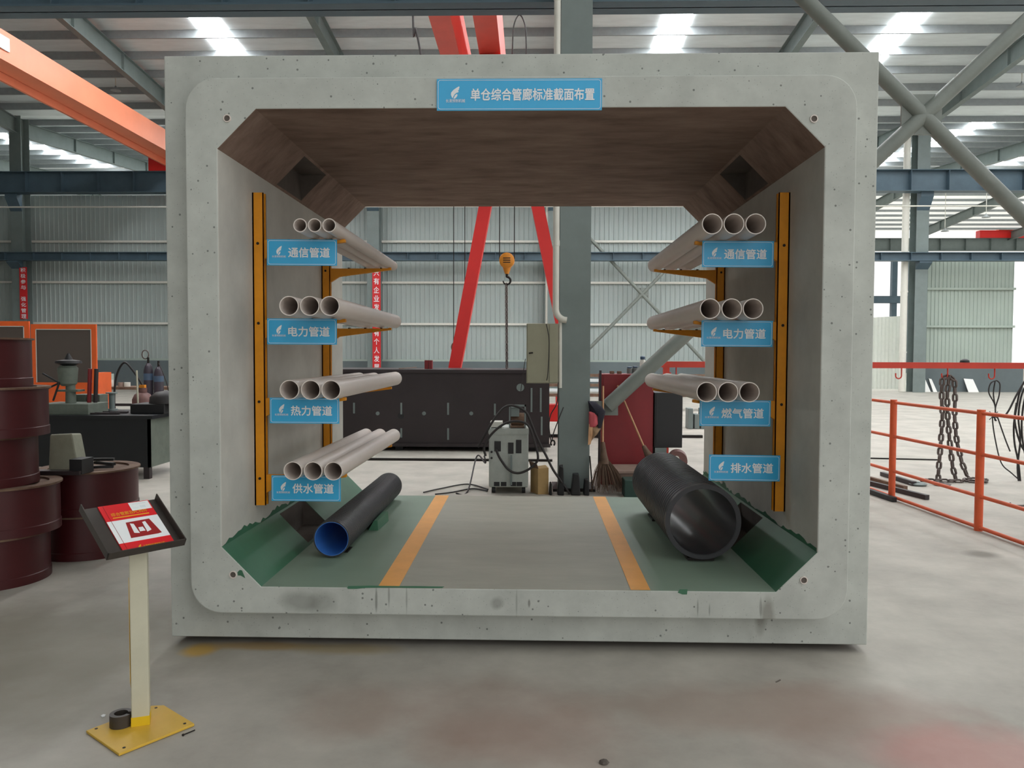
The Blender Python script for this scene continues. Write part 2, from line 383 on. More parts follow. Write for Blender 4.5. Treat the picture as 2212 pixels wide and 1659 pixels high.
def hcol(name, x, Y, z1, wd, dp, m, label, brackets=()):
    t = thing(name, label, 'column', (x, Y, 0), 'building columns')
    mb = MB()
    for s in (-1, 1): mb.box(x - wd / 2, x + wd / 2, Y + s * (dp / 2) - .012, Y + s * (dp / 2) + .012, 0, z1)
    mb.box(x - .01, x + .01, Y - dp / 2, Y + dp / 2, 0, z1)
    mb.build('shaft', m, t)
    for z, h in brackets:
        mb = MB(); yb = Y - dp / 2
        mb.prism([(0, 0), (0, -h), (-.35, -h * .25), (-.35, 0)], lambda a, b2: V(x - wd / 2, yb + a, z + b2), lambda a, b2: V(x + wd / 2, yb + a, z + b2)).build('bracket', 'steelblue', t)
    return t
UB0, UB1, LB0, LB1 = zw(418, 200), zw(373, 200), zw(563), zw(545)
for k, x in enumerate(COLS):
    where = {-36.5: 'out of sight at far left', -29: 'far left beyond the picture edge', -21.5: 'behind the orange screens, carrying the left red banner', -14: 'hidden behind the left side of the concrete box',
             -6.5: 'seen through the left of the opening, carrying the red banner', 1.0: 'seen behind the near column in the opening', 8.5: 'behind the right side of the concrete box', 16.0: 'right of the concrete box, before the pale green wall panel', 23.5: 'beyond the right picture edge'}[x]
    if abs(x) > 22: continue
    hcol('steel_column', x, WB - .25, EAVE - .15, .5, .55, 'steelgrey', 'grey steel wall column ' + where, [(UB0, .7), (LB0, .32)])
col = hcol('steel_column', 0.555, 4.85, 8.6, .34, .36, 'steelgrey', 'near grey green steel column with beige cabinet, standing right behind the opening', [])
MB().box(.32, .79, 4.6, 5.1, 0, .03).build('base_plate', 'boltdark', col)

def ibeam(name, x0, x1, Y, z0, z1, wd, m, label, step, arch=None):
    mb = MB(); mb.box(x0, x1, Y - wd / 2, Y + wd / 2, z0, z0 + .025); mb.box(x0, x1, Y - wd / 2, Y + wd / 2, z1 - .025, z1)
    mb.box(x0, x1, Y - .01, Y + .01, z0, z1)
    x = x0 + step / 2
    while x < x1: mb.box(x - .008, x + .008, Y - wd / 2 + .01, Y + wd / 2 - .01, z0 + .02, z1 - .02); x += step
    return tag(mb.build(name, m), label, 'crane beam')
ibeam('crane_runway_beam', -40, 30, 5.25, at(400, 38, 5.42).z, at(400, 38, 5.42).z + .7, .34, 'steelblue', 'dark runway beam crossing the top edge of the picture behind the near column', 1.0)
ibeam('crane_runway_beam', -44, 30, WB - .85, UB0, UB1, .5, 'steelblue', 'upper deep blue grey crane runway beam on the far wall columns', 1.5)
ibeam('crane_runway_beam', -44, 30, WB - .75, LB0, LB1, .35, 'steelblue', 'lower slim blue grey runway beam on the far wall columns', 1.2)
ibeam('crane_runway_beam', 12, 58, 60.3, at(2080, 541, 60).z, at(2080, 514, 60).z, .5, 'steelgrey', 'distant runway beam of the next bay, right of the box under white roof stripes', 2.0)
tag(MB().tube([(-42, WB - .9, zw(448, 300)), (26, WB - .9, zw(448, 300))], .03, 6).build('conduit', 'pipewhite'), 'thin horizontal pipe running along the far wall just under the upper beam', 'pipe')

# braces between the near column and the next one to the right
def brace(name, pts, r, m, label, Y):
    t = thing(name, label, 'brace', (pts[0][0], Y, 0))
    for a, b2 in pts[1]: MB().cyl((a[0], Y, a[1]), (b2[0], Y, b2[1]), r, seg=20).build('tube', m, t, smooth=40)
    cx, cz = pts[2]; MB().box(cx - .22, cx + .22, Y - .012, Y + .012, cz - .22, cz + .22).build('gusset_plate', m, t)
    for dx, dz in ((-.17, .12), (.12, -.17), (.17, -.12), (-.12, .17)): MB().cyl((cx + dx, Y - .03, cz + dz), (cx + dx, Y + .03, cz + dz), .016, seg=6).build('bolt', 'boltdark', t)
    return t
a0, c0 = at(1312, 878, 4.85), at(1990, 248, 4.85); hi = at(2300, -35, 4.85); k1 = at(1740, 0, 4.85)
def onx(p, r2, x): return p + (r2 - p) * ((x - p.x) / (r2.x - p.x))
hi, k0, k2 = onx(c0, hi, 7.93), onx(c0, k1, .73), onx(c0, k1, 7.93)
brace('cross_brace', (a0, [((a0.x, a0.z), (hi.x, hi.z)), ((k0.x, k0.z), (c0.x, c0.z)), ((c0.x, c0.z), (k2.x, k2.z))], (c0.x, c0.z)), .082, 'bracesteel', 'large grey tube cross brace meeting at a bolted plate right of the box', 4.85)
MB().box(.727, a0.x + .12, 4.84, 4.86, a0.z - .1, a0.z + .06).build('end_plate', 'bracesteel', bpy.data.objects['cross_brace'])
hcol('steel_column', 8.1, 4.85, 8.6, .34, .36, 'steelgrey', 'grey green steel column beyond the right picture edge, carrying the large cross brace', [])
q = [at(1282, 525, WB - .4), at(1500, 760, WB - .4), at(1280, 745, WB - .4), at(1450, 570, WB - .4), at(1388, 634, WB - .4)]
def ext(p, r2, x): return (x, p.z + (r2.z - p.z) * (x - p.x) / (r2.x - p.x))
brace('cross_brace', (q[0], [(ext(q[0], q[1], 1.1), ext(q[0], q[1], 8.4)), (ext(q[2], q[3], 1.1), ext(q[2], q[3], 8.4))], (q[4].x, q[4].z)), .07, 'bracesteel', 'thin grey cross brace on the far wall seen through the opening', WB - .6)

# rain pipes
def downpipe(px0, px1, y0, y1, Y, label, elbow=False):
    a, b2 = at((px0 + px1) / 2, y0, Y), at((px0 + px1) / 2 - (0), y1, Y); b2.x = a.x; r = (px1 - px0) / 2 / FPX * (Y - CAM.y)
    path = [a, b2]
    if elbow: path = [a] + [b2 + V(.12 * (1 - math.cos(t)), 0, -.12 * math.sin(t)) for t in [i * math.pi / 10 for i in range(6)]]
    t = thing('downpipe', label, 'pipe', (a.x, Y, 0))
    MB().tube(path, r, 14).build('pipe', 'pipewhite', t, smooth=50)
    for k in (.3, .62, .85):
        p = a.lerp(b2, k); MB().cyl(p - V(0, 0, .03), p + V(0, 0, .03), r * 1.12, seg=14).build('clamp', 'pipewhite', t)
    return t
downpipe(1199, 1213, -300, 668, 4.62, 'white downpipe with bent foot, left of the near column', True)
downpipe(793, 803.5, 250, 838, WB - .42, 'white downpipe beside the red banner seen through the left of the opening')
downpipe(1180, 1188, 250, 838, WB - .42, 'white downpipe seen between the red gantry legs and the near column')
downpipe(1954, 1968, 274, 846, WB - .42, 'tall cream downpipe on the right far column')
downpipe(30, 37, 250, 838, WB - .42, 'white downpipe beside the left red banner')

# red banners on columns
def banner(px0, px1, y0, y1, Y, s, label):
    a, b2 = at(px0, y1, Y), at(px1, y0, Y); t = thing('banner', label, 'banner', (a.x, Y, a.z))
    MB().box(a.x, b2.x, Y - .01, Y + .005, a.z, b2.z).build('board', 'bannerred', t)
    wd = (b2.x - a.x); n2 = len(s); st = (b2.z - a.z) / n2
    for i, ch in enumerate(s):
        if ch != ' ': lettering('lettering', ch, (a.x + wd * .17, Y - .016, b2.z - (i + .9) * st), (1, 0, 0), (0, 0, 1), wd * .66, st * .74, 'white', t, .012)
    return t
banner(805, 822, 579, 802, WB - .58, '只有企业发展才有个人发展', 'tall red banner with white characters seen through the left of the opening')
banner(44, 58, 577, 689, WB - .58, '积极参与 强化管理', 'red banner with white characters on the far left column')

# outdoors, seen past the open bay end
for k, (x, lab) in enumerate(((36.2, 'first'), (37.6, 'second'))):
    t = thing('frame_post', 'grey outdoor frame post, %s beside the right cream downpipe' % ('left one' if k == 0 else 'right one'), 'post', (x - 5, 60, 0))
    MB().box(x - 5 - .22, x - 5 + .22, 64, 64.4, 0, 9.6).build('shaft', 'steelblue', t)
tag(MB().box(24, 40, 63.9, 64.5, 6.0, 6.6).build('frame_beam', 'steelblue'), 'grey outdoor crossbeam seen between the box and the cream downpipe', 'beam')
mb = MB(); A, B2 = V(12.4, 31.0, 0), V(16.55, 31.0, 0); n2 = 26; row = []
for i in range(n2 * 2 + 1): p = A.lerp(B2, i / (n2 * 2)); row.append((p.x, p.y - (.04 if i % 2 else 0)))
zz = lambda x: 3.05 + (x - 12.4) * .05
vs = [[mb.bm.verts.new((x, y, 0.02 if z == 0 else zz(x))) for x, y in row] for z in (0, 1)]
for i in range(len(row) - 1): mb.bm.faces.new((vs[0][i], vs[0][i + 1], vs[1][i + 1], vs[1][i]))
bmesh.ops.solidify(mb.bm, geom=mb.bm.faces[:], thickness=.02)
tag(mb.build('corrugated_fence', 'fence'), 'white corrugated fence panel at the hall opening behind the red rack', 'fence')
for px0, px1, lab in ((1990, 2010, 'white board leaning on the far plinth, left of the pair'), (2015, 2024, 'narrow white board leaning on the far plinth beside a wider one'), (2091, 2114, 'lone white board leaning on the far plinth right of the chain')):
    a, b2 = at(px0, 848, WB - .15), at(px1, 822, WB - .15)
    tag(MB().hexa([V(a.x, WB - .2, 0), V(b2.x, WB - .2, 0), V(b2.x, WB - .17, 0), V(a.x, WB - .17, 0)], [V(a.x - .08, WB + .05, .56), V(b2.x - .12, WB + .05, .53), V(b2.x - .12, WB + .08, .53), V(a.x - .08, WB + .08, .56)]).build('white_board', 'outwhite'), lab, 'board')

# ------------------------------------------------------------------ cranes
t = thing('overhead_crane', 'orange overhead crane girder crossing the upper left', 'crane', (-14.5, 20, 9.3))
MB().box(-14.75, -14.1, -2, 28.4, 9.35, 10.15).build('girder', 'orange', t)
MB().box(-14.86, -14.78, -2, 28.4, 9.12, 10.15).build('bottom_flange', 'orange', t)
MB().box(-14.09, -14.06, 15.5, 17.15, 9.62, 9.98).build('name_plate', 'white', t)['label'] = 'white plate on the girder'
MB().box(-15.6, -13.4, 27.9, 28.4, UB1 + .005, UB1 + .55).build('end_carriage', 'red', t)
t = thing('gantry_crane', 'red semi gantry crane with splayed legs and twin girders behind the box', 'crane', (-.3, 10.3, 0))
for x0, x1 in ((-1.45, -1.13), (-.8, -.45)): MB().box(x0, x1, 7.2, 20.8, 6.45, 7.4).build('girder', 'fadedred', t)
for a in (-1.45, .95):
    p0, p1 = V(a, 10.3, .55), V(-.3 + (.0 if a > 0 else -.04), 10.3, 6.45)
    lg = MB().bar(p0, p1, .22, .24, (0, 1, 0)).build('leg', 'red', t)
MB().box(-2.1, 1.6, 10.1, 10.5, .3, .6).build('bottom_carriage', 'red', t)
for x in (-1.8, 1.3): MB().cyl((x, 10.2, .17), (x, 10.4, .17), .17, seg=20).build('wheel', 'boltdark', t)
MB().box(-1.5, -.1, 10.1, 10.5, 6.3, 6.45).build('saddle', 'red', t); MB().box(-1.5, -.4, 20.5, 20.8, 6.2, 6.45).build('end_tie', 'red', t)
MB().box(-.82, -.12, 8.98, 9.4, 6.1, 6.38).build('hoist', 'red', t)
for x_ in (-.76, -.52): MB().box(x_, x_ + .05, 9.1, 9.3, 6.38, 6.45).build('hanger', 'red', t)
tag(MB().box(-12, 3.2, 10.26, 10.34, 0, .05).build('floor_rail', 'boltdark'), 'crane rail set in the floor behind the steel mould', 'rail')
tag(MB().box(-12, .38, 7.0, 7.06, 0, .03).build('floor_rail', 'boltdark'), 'thin dark steel strip lying before the steel mould', 'rail')

t = thing('hook_block', 'orange yellow crane hook block hanging in the opening', 'hook block', at(1095, 565, 9.0))
p = at(1095, 563, 9.0)
MB().prof(p - V(0, .09, 0), (0, 1, 0), [(0, 0), (0, .10), (.02, .125), (.16, .125), (.18, .10), (.18, 0)], 28, False).build('sheave_housing', 'hookyellow', t, smooth=40)
for k in range(3): MB().box(p.x - .06, p.x + .06, p.y - .093, p.y - .0905, p.z - .045 + k * .035, p.z - .03 + k * .035).build('printed_line', 'boltdark', t)
MB().prof(p - V(0, 0, .22), (0, 0, 1), [(0, .03), (.05, .05), (.13, .075)], 16, False).build('shank', 'hookyellow', t, smooth=40)
hk = p - V(0, 0, .30)
MB().tube([hk + V(.0, 0, .09)] + [hk + V(.062 * math.sin(a), 0, .062 * math.cos(a) - .03) for a in [i * .36 for i in range(0, 14)]], lambda u: .022 - .012 * u, 10).build('hook', 'boltdark', t, smooth=60)
for px in (1079, 1111): MB().tube([at(px, 560, 9.0), V(at(px, 450, 9.0).x, 9.0, 6.105)], .008, 6).build('wire_rope', 'boltdark', t)
def links(mb, path, ln=.075, wd=.045, r=.008, seg=6):
    P = [Vector(x) for x in path]; d = [0]
    for i in range(1, len(P)): d.append(d[-1] + (P[i] - P[i - 1]).length)
    step = ln - 2.1 * r; s = 0; k = 0
    def pt(s):
        for i in range(1, len(P)):
            if s <= d[i]: return P[i - 1].lerp(P[i], (s - d[i - 1]) / max(1e-6, d[i] - d[i - 1]))
        return P[-1]
    while s + step <= d[-1]:
        a, b2 = pt(s), pt(s + step); t = (b2 - a).normalized(); o = t.orthogonal().normalized()
        if k % 2: o = t.cross(o)
        c = (a + b2) / 2; hl, rr = ln / 2 - wd / 2, wd / 2 - r
        loop = [c + t * (hl + rr * math.cos(u)) + o * (rr * math.sin(u)) for u in [-math.pi / 2 + i * math.pi / 5 for i in range(6)]] + \
               [c - t * (hl + rr * math.cos(u)) - o * (rr * math.sin(u)) for u in [-math.pi / 2 + i * math.pi / 5 for i in range(6)]]
        mb.tube(loop, r, seg, closed=True); s += step; k += 1
    return mb
mb = MB(); links(mb, [at(1094, 612, 9.0), at(1095, 806, 9.0)], .09, .055, .011)
tag(mb.build('lifting_chain', 'chain'), 'thin steel chain hanging from the hook block to the dark mould', 'chain')
t = thing('rope_block', 'small brown pulley block on two thin ropes behind the left red leg', 'pulley', at(984, 752, 10.9))
p = at(987, 750, 10.9); MB().prof(p - V(0, .06, 0), (0, 1, 0), [(0, 0), (0, .11), (.12, .11), (.12, 0)], 20, False).build('sheave', 'rust', t, smooth=40)
for px in (980, 1004): MB().tube([at(px, 745, 10.9), V(at(px, 450, 10.9).x, 10.9, 6.44)], .008, 6).build('rope', 'boltdark', t)

# lamps on thin stems under the roof
def lamp(px, py, Y, h, label):
    p = at(px, py, Y); t = thing('pendant_lamp', label, 'lamp', p, 'workshop pendant lamps'); s = h
    MB().prof(p, (0, 0, 1), [(0, .30 * s), (.02 * s, .31 * s), (.10 * s, .2 * s), (.2 * s, .07 * s), (.3 * s, .04 * s)], 24, False).build('shade', 'purlin', t, smooth=40)
    MB().tube([p + V(0, 0, .3 * s), V(p.x, p.y, zr(p.y) - .05)], .02, 6).build('stem', 'pipewhite', t); return t
lamp(250, 196, 25, .6, 'pendant lamp hanging above the orange girder at upper left')
lamp(2207, 187, 25, .6, 'pendant lamp at the right picture edge under the roof')
lamp(2130, 470, 45, .8, 'tiny dark pendant lamp before the white roof stripes, right of the pair')
lamp(2041, 500, 48, .8, 'tiny dark pendant lamp before the white roof stripes, left of the pair')
t = thing('crane_end_carriage', 'red end carriage of a crane far away at the right edge', 'crane', (27, 50, 10.3))
a, b2 = at(2112, 513, 60.3), at(2180, 497, 60.3); RZ = at(2080, 514, 60).z + .01; MB().box(a.x, 42, 60.0, 60.6, RZ, RZ + .6).build('beam', 'red', t)
MB().hexa([V(b2.x - 1, 59.9, RZ + .61), V(42, 59.9, RZ + .61), V(42, 60.7, RZ + .61), V(b2.x - 1, 60.7, RZ + .61)], [V(b2.x + .6, 59.9, RZ + 1.5), V(42, 59.9, RZ + 1.7), V(42, 60.7, RZ + 1.7), V(b2.x + .6, 60.7, RZ + 1.5)]).build('housing', 'orange', t)

# ------------------------------------------------------------------ the concrete box section
XL, XR, ZB, ZT, L = -1.7924, 1.7924, .039, 3.018, 2.434
OL, OR, OB, OT, CH, CB = -1.4772, 1.4901, .343, 2.714, .193, .2
SL, SR, SB, ST, SP = -1.6378, 1.6437, .204, 2.868, .115
box = thing('concrete_box_culvert', 'large precast concrete box tunnel section standing on the floor as a display', 'concrete culvert', (0, 0, 0))
st = []
for px, py, wx, wz, col, k in ((650, 1296, .10, .045, (118, 120, 113), .5), (700, 1300, .07, .05, (122, 124, 117), .45), (1655, 1335, .030, .11, (112, 108, 98), .55), (815, 1290, .006, .06, (96, 98, 92), .6), (842, 1285, .005, .05, (110, 112, 106), .5),
        (880, 1290, .004, .07, (110, 112, 106), .45), (1075, 1300, .03, .03, (120, 120, 114), .5), (1143, 1300, .006, .02, (88, 84, 78), .6), (1116, 1300, .004, .06, (110, 112, 106), .4), (1505, 1310, .004, .04, (96, 98, 92), .5), (1530, 1315, .004, .03, (96, 98, 92), .5), (1640, 1310, .006, .05, (110, 110, 104), .5), (1000, 1240, .5, .0, (110, 112, 106), 0)):
    p = at(px, py, -.09); st.append((p.x, p.z, wx * 1.2, wz * 1.2, col, k))
patch(M['concrete'], nodes(M['concrete'])[1].inputs['Base Color'].links[0].from_socket, st, 9.0, True)
def tmp(mb, name='tmp'):
    o = mb.build(name, None); return o
base = tmp(MB().box(XL, XR, 0, L, ZB, ZT))
pts = []; R = .155
for cx, cz, a0 in ((SR - R, ST - R, 0), (SL + R, ST - R, 90), (SL + R, SB + R, 180), (SR - R, SB + R, 270)):
    for i in range(9): a = math.radians(a0 + i * 90 / 8); pts.append((cx + R * math.cos(a), cz + R * math.sin(a)))
sock = tmp(MB().prism(pts, lambda x, z: V(x, -SP, z), lambda x, z: V(x * 1.006, .4, (z - 1.5) * 1.006 + 1.5)))
octo = [(OL + CB, OB), (OR - CB, OB), (OR, OB + CB), (OR, OT - CH), (OR - CH, OT), (OL + CH, OT), (OL, OT - CH), (OL, OB + CB)]
cut = tmp(MB().prism(octo, lambda x, z: V(x, -1, z), lambda x, z: V(x, L + 1, z)))
mb = MB()
for sx in (0, 1):
    x0, x1 = ((OL + .012, OL + .4) if sx == 0 else (OR - .4, OR - .012))
    mb.box(x0, x1, .75, 1.25, OT - .45, OT - .012); mb.box(x0, x1, .75, 1.25, OB + .012, OB + .45)
pk = tmp(mb)
for o, op in ((sock, 'UNION'), (cut, 'DIFFERENCE'), (pk, 'DIFFERENCE')):
    md = base.modifiers.new('b', 'BOOLEAN'); md.operation = op; md.object = o; md.solver = 'EXACT'
bpy.context.view_layer.update()
me = bpy.data.meshes.new_from_object(base.evaluated_get(bpy.context.evaluated_depsgraph_get()))
for o in (base, sock, cut, pk): bpy.data.objects.remove(o)
me.materials.clear()
for k in ('concrete', 'stained', 'sidewall', 'greenfloor', 'green', 'pocket'): me.materials.append(M[k])
for p in me.polygons:
    c, nn = p.center, p.normal; inside = OL - .01 < c.x < OR + .01 and OB - .01 < c.z < OT + .01 and abs(nn.y) < .3
    i = 0
    if inside:
        if nn.z > .9 and c.z < OB + .1: i = 3 if abs(c.z - OB) < .003 else 4
        elif nn.z > .5: i = 4
        elif nn.z < -.5: i = 1
        else: i = 2
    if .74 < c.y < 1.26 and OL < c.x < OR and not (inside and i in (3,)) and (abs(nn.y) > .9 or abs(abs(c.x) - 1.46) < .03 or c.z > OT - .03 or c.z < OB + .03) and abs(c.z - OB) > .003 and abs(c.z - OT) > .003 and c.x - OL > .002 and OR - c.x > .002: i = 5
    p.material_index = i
body = bpy.data.objects.new('body', me); C.objects.link(body); body.parent = box
bv = body.modifiers.new('bevel', 'BEVEL'); bv.width = .006; bv.segments = 2; bv.limit_method = 'ANGLE'; bv.angle_limit = math.radians(50)
# outer thirds of the tunnel floor keep more of the green
nt, b, rpn = nodes(M['greenfloor'])
tc = nt.nodes.new('ShaderNodeTexCoord'); sp = nt.nodes.new('ShaderNodeSeparateXYZ'); nt.links.new(tc.outputs['Object'], sp.inputs[0])
ab = nt.nodes.new('ShaderNodeMath'); ab.operation = 'ABSOLUTE'; nt.links.new(sp.outputs[0], ab.inputs[0])
gt = nt.nodes.new('ShaderNodeMapRange'); gt.inputs[1].default_value = .6; gt.inputs[2].default_value = .72; gt.inputs[4].default_value = .75; nt.links.new(ab.outputs[0], gt.inputs[0])
mx = nt.nodes.new('ShaderNodeMix'); mx.data_type = 'RGBA'; nt.links.new(gt.outputs[0], mx.inputs[0]); nt.links.new(rpn.outputs[0], mx.inputs[6]); mx.inputs[7].default_value = lin(112, 140, 122)
nt.links.new(mx.outputs[2], b.inputs['Base Color'])
for x0, x1, y0, y1, lab in ((-.690, -.585, -.71, -.60, 'left'), (.575, .672, .588, .69, 'right')):
    lo = [V(x0, -SP + .004, OB + .0012), V(x1, -SP + .004, OB + .0012), V(y1 if lab == 'right' else y1, L, OB + .0012), V(y0, L, OB + .0012)]
    o = MB().hexa(lo, [p + V(0, 0, .001) for p in lo]).build('painted_stripe', 'ochre', box); o['label'] = '%s ochre painted stripe' % lab
for px, py in ((491, 256), (1758, 257), (504, 1241), (1736, 1253)):
    p = at(px, py, -SP)
    o = MB().pipe(p - V(0, .006, 0), p + V(0, .12, 0), .019, .0145, 20).build('sleeve', 'pvc', box, smooth=40); o['label'] = 'white plastic grout sleeve'
    MB().cyl(p - V(0, .002, 0), p - V(0, .0, 0), .0145, seg=20).build('sleeve_hole', 'pocket', box)
random.seed(3)
def smear(pts2, name, m, lab, Y=-SP - .0012):
    o = MB().hexa([V(p.x, Y, p.z) for p in pts2], [V(p.x, Y + .001, p.z) for p in pts2]).build(name, m, box); o['label'] = lab
smear([at(x, y, -SP) for x, y in ((750, 1270), (752, 1266), (800, 1265), (860, 1266), (900, 1266), (960, 1267), (955, 1270), (900, 1270), (850, 1269), (790, 1270), (770, 1272), (752, 1272))], 'paint_smear', 'green', 'green paint smear under the left stripe')
smear([at(x, y, -SP) for x, y in ((1464, 1280), (1468, 1273), (1485, 1273), (1484, 1284), (1474, 1284))], 'paint_smear', 'green', 'green paint dab at lower right')
smear([at(x, y, -SP) for x, y in ((513, 1236), (518, 1231), (523, 1232), (530, 1249), (520, 1243), (514, 1243))], 'paint_smear', 'green', 'green paint dab beside the lower left sleeve')
for sx, s in ((OL, 1), (OR, -1)):                   # ragged green edge above each lower haunch
    pts2 = [V(sx + s * .0012, -SP + .01, OB + CB), V(sx + s * .0012, L, OB + CB)]
    top = [V(sx + s * .0012, L - (L + SP - .01) * i / 60, OB + CB + random.choice((.008, .012, .02, .03, .016)) + .012 * math.sin(i * .5)) for i in range(61)]
    P = pts2 + top
    MB().hexa(P, [p + V(s * .001, 0, 0) for p in P]).build('paint_edge', 'green', box)['label'] = 'ragged green paint edge'
for yy in (.25, 1.2, 2.15):
    o = MB().box(XL + .07, XR - .07, yy - .06, yy + .06, 0, ZB).build('timber_bearer', 'timber'); tag(o, 'flat timber bearer hidden under the concrete box', 'timber', 'bearers under the box')

# ------------------------------------------------------------------ cable supports, pipes and signs inside the box
def support(side, Y, zlo, zhi, arms, label):
    x = OL if side < 0 else OR; s = -side
    t = thing('pipe_support', label, 'bracket', (x, Y, zlo), 'yellow pipe supports')
    mb = MB(); w2, dp = .048, .062
    mb.box(min(x, x + s * .008), max(x, x + s * .008), Y, Y + w2, zlo, zhi)
    for yy in (Y, Y + w2 - .006): mb.box(min(x, x + s * dp), max(x, x + s * dp), yy, yy + .006, zlo, zhi)
    for yy in (Y, Y + w2 - .014): mb.box(min(x + s * (dp - .005), x + s * dp), max(x + s * (dp - .005), x + s * dp), yy, yy + .014, zlo, zhi)
    mb.build('channel', 'yellow', t)
    for z in arms:
        a = MB()
        pr = [(dp, 0), (.13, -.002), (.485, .0), (.50, .005), (.515, .005), (.515, -.012), (.13, -.062), (dp, -.105)]
        ya, yb = Y + w2 / 2 - .014, Y + w2 / 2 + .014
        a.prism(pr, lambda u, v: V(x + s * u, ya, z + v), lambda u, v: V(x + s * u, yb, z + v))
        arm = a.build('arm', 'yellow', t, bevel=.002)
        mbb = MB()
        for u in (.2, .32, .44): mbb.box(x + s * u - .006, x + s * u + .006, ya - .004, yb + .004, z - .003, z + .004)
        mbb.build('slot_tooth', 'boltdark', arm)
        MB().cyl((x + s * .03, Y - .004, z - .02), (x + s * .03, Y + .002, z - .02), .008, seg=8).build('bolt', 'boltdark', t)
    return t
ARM_L = [at(684, 501.5, .12).z - .0045, at(670, 682, -.01).z - .0045, at(671, 863.5, .16).z - .0045, at(676, 1037.5, .16).z - .0045]
ARM_R = [at(1582, 506, .14).z - .0045, at(1580, 689, .15).z - .0045, at(1575, 869, .16).z - .0045]
support(-1, .36, .66, 2.405, ARM_L, 'tall yellow steel support post with arms at the front of the left wall')
support(-1, 1.79, .60, 2.405, ARM_L, 'yellow steel support post with arms deeper in on the left wall')
support(1, .38, .645, 2.405, ARM_R, 'tall yellow steel support post with arms at the front of the right wall')
support(1, 1.80, .60, 2.405, ARM_R, 'yellow steel support post with arms deeper in on the right wall')
rows = [('left', 'top', ARM_L[0], .036, (-1.139, -1.0625, -.986), .12, 2.03), ('left', 'second', ARM_L[1], .050, (-1.160, -1.054, -.951), -.01, 1.9),
        ('left', 'third', ARM_L[2], .0525, (-1.214, -1.1, -.991), .16, 2.15), ('left', 'lowest', ARM_L[3], .050, (-1.199, -1.09, -.981), .16, 2.02),
        ('right', 'top', ARM_R[0], .0535, (1.012, 1.124, 1.236), .14, 2.03), ('right', 'second', ARM_R[1], .0535, (1.009, 1.121, 1.232), .15, 2.03),
        ('right', 'third', ARM_R[2], .0535, (.999, 1.111, 1.222), .16, 2.03)]
for side, row, z, r, xs, y0, y1 in rows:
    for k, x in enumerate(xs):
        ye = y1 - (.3 if (row == 'third' and side == 'left' and k < 2) else 0) - .01 * k
        zc = z + r + .0045
        o = MB().pipe((x, y0, zc), (x, ye, zc), r, r - .0045, 32).build('plastic_pipe', 'pvc', smooth=40)
        pos = ('leftmost', 'middle', 'rightmost')[k]
        tag(o, '%s white plastic pipe of three on the %s row of arms, %s wall' % (pos, row, side), 'pipe', 'white pipes on the %s %s row' % (side, row))
def ribbed(name, cx, cz, r, ri, y0, y1, pitch, depth, label, liner, ring=.0):
    t = thing(name, label, 'pipe', (cx, y0, cz - r)); pr = [(0, ri + .004), (0, r - .001), (.012 + ring, r - .001)]
    y = .012 + ring; Ln = y1 - y0
    while y + pitch < Ln - .01:
        pr += [(y + .0, r - depth), (y + pitch * .25, r - depth), (y + pitch * .4, r), (y + pitch * .85, r), (y + pitch * .999, r - depth)]; y += pitch
    pr += [(Ln, r - .002), (Ln, ri + .004)]
    MB().prof((cx, y0, cz), (0, 1, 0), pr, 56).build('ribbed_wall', 'hdpe', t, smooth=30)
    MB().pipe((cx, y0 + .002, cz), (cx, y1 - .002, cz), ri + .0035, ri, 56).build('liner', liner, t, smooth=40); return t
ribbed('corrugated_pipe', -1.063, .4555, .105, .094, .43, 2.25, .021, .006, 'slim black corrugated pipe with blue inside on the tunnel floor', 'blueliner', .006)
ribbed('corrugated_pipe', 1.047, .574, .214, .186, .42, 1.86, .046, .02, 'wide black corrugated pipe lying right of the right stripe', 'greyliner', .03)
tag(MB().hexa([V(-1.0, 1.14, OB + .001), V(-.935, 1.14, OB + .001), V(-.92, 1.44, OB + .001), V(-1.0, 1.44, OB + .001)], [V(-.962, 1.14, .41), V(-.938, 1.14, .41), V(-.923, 1.44, .41), V(-.962, 1.44, .41)]).build('pipe_pad', 'green'), 'green wedge block beside the slim corrugated pipe', 'block')
tag(MB().box(-1.13, -1.0, .56, .68, OB + .001, .3495).build('pipe_pad', 'boltdark'), 'thin dark pad under the mouth of the slim corrugated pipe', 'pad')
tag(MB().box(.97, 1.12, .46, .62, OB + .001, .3595).build('pipe_pad', 'boltdark'), 'dark pad under the mouth of the wide corrugated pipe', 'pad')
tag(MB().box(.93, 1.165, 1.5, 1.7, OB + .001, .3595).build('pipe_pad', 'boltdark'), 'dark pad under the back end of the wide corrugated pipe', 'pad')

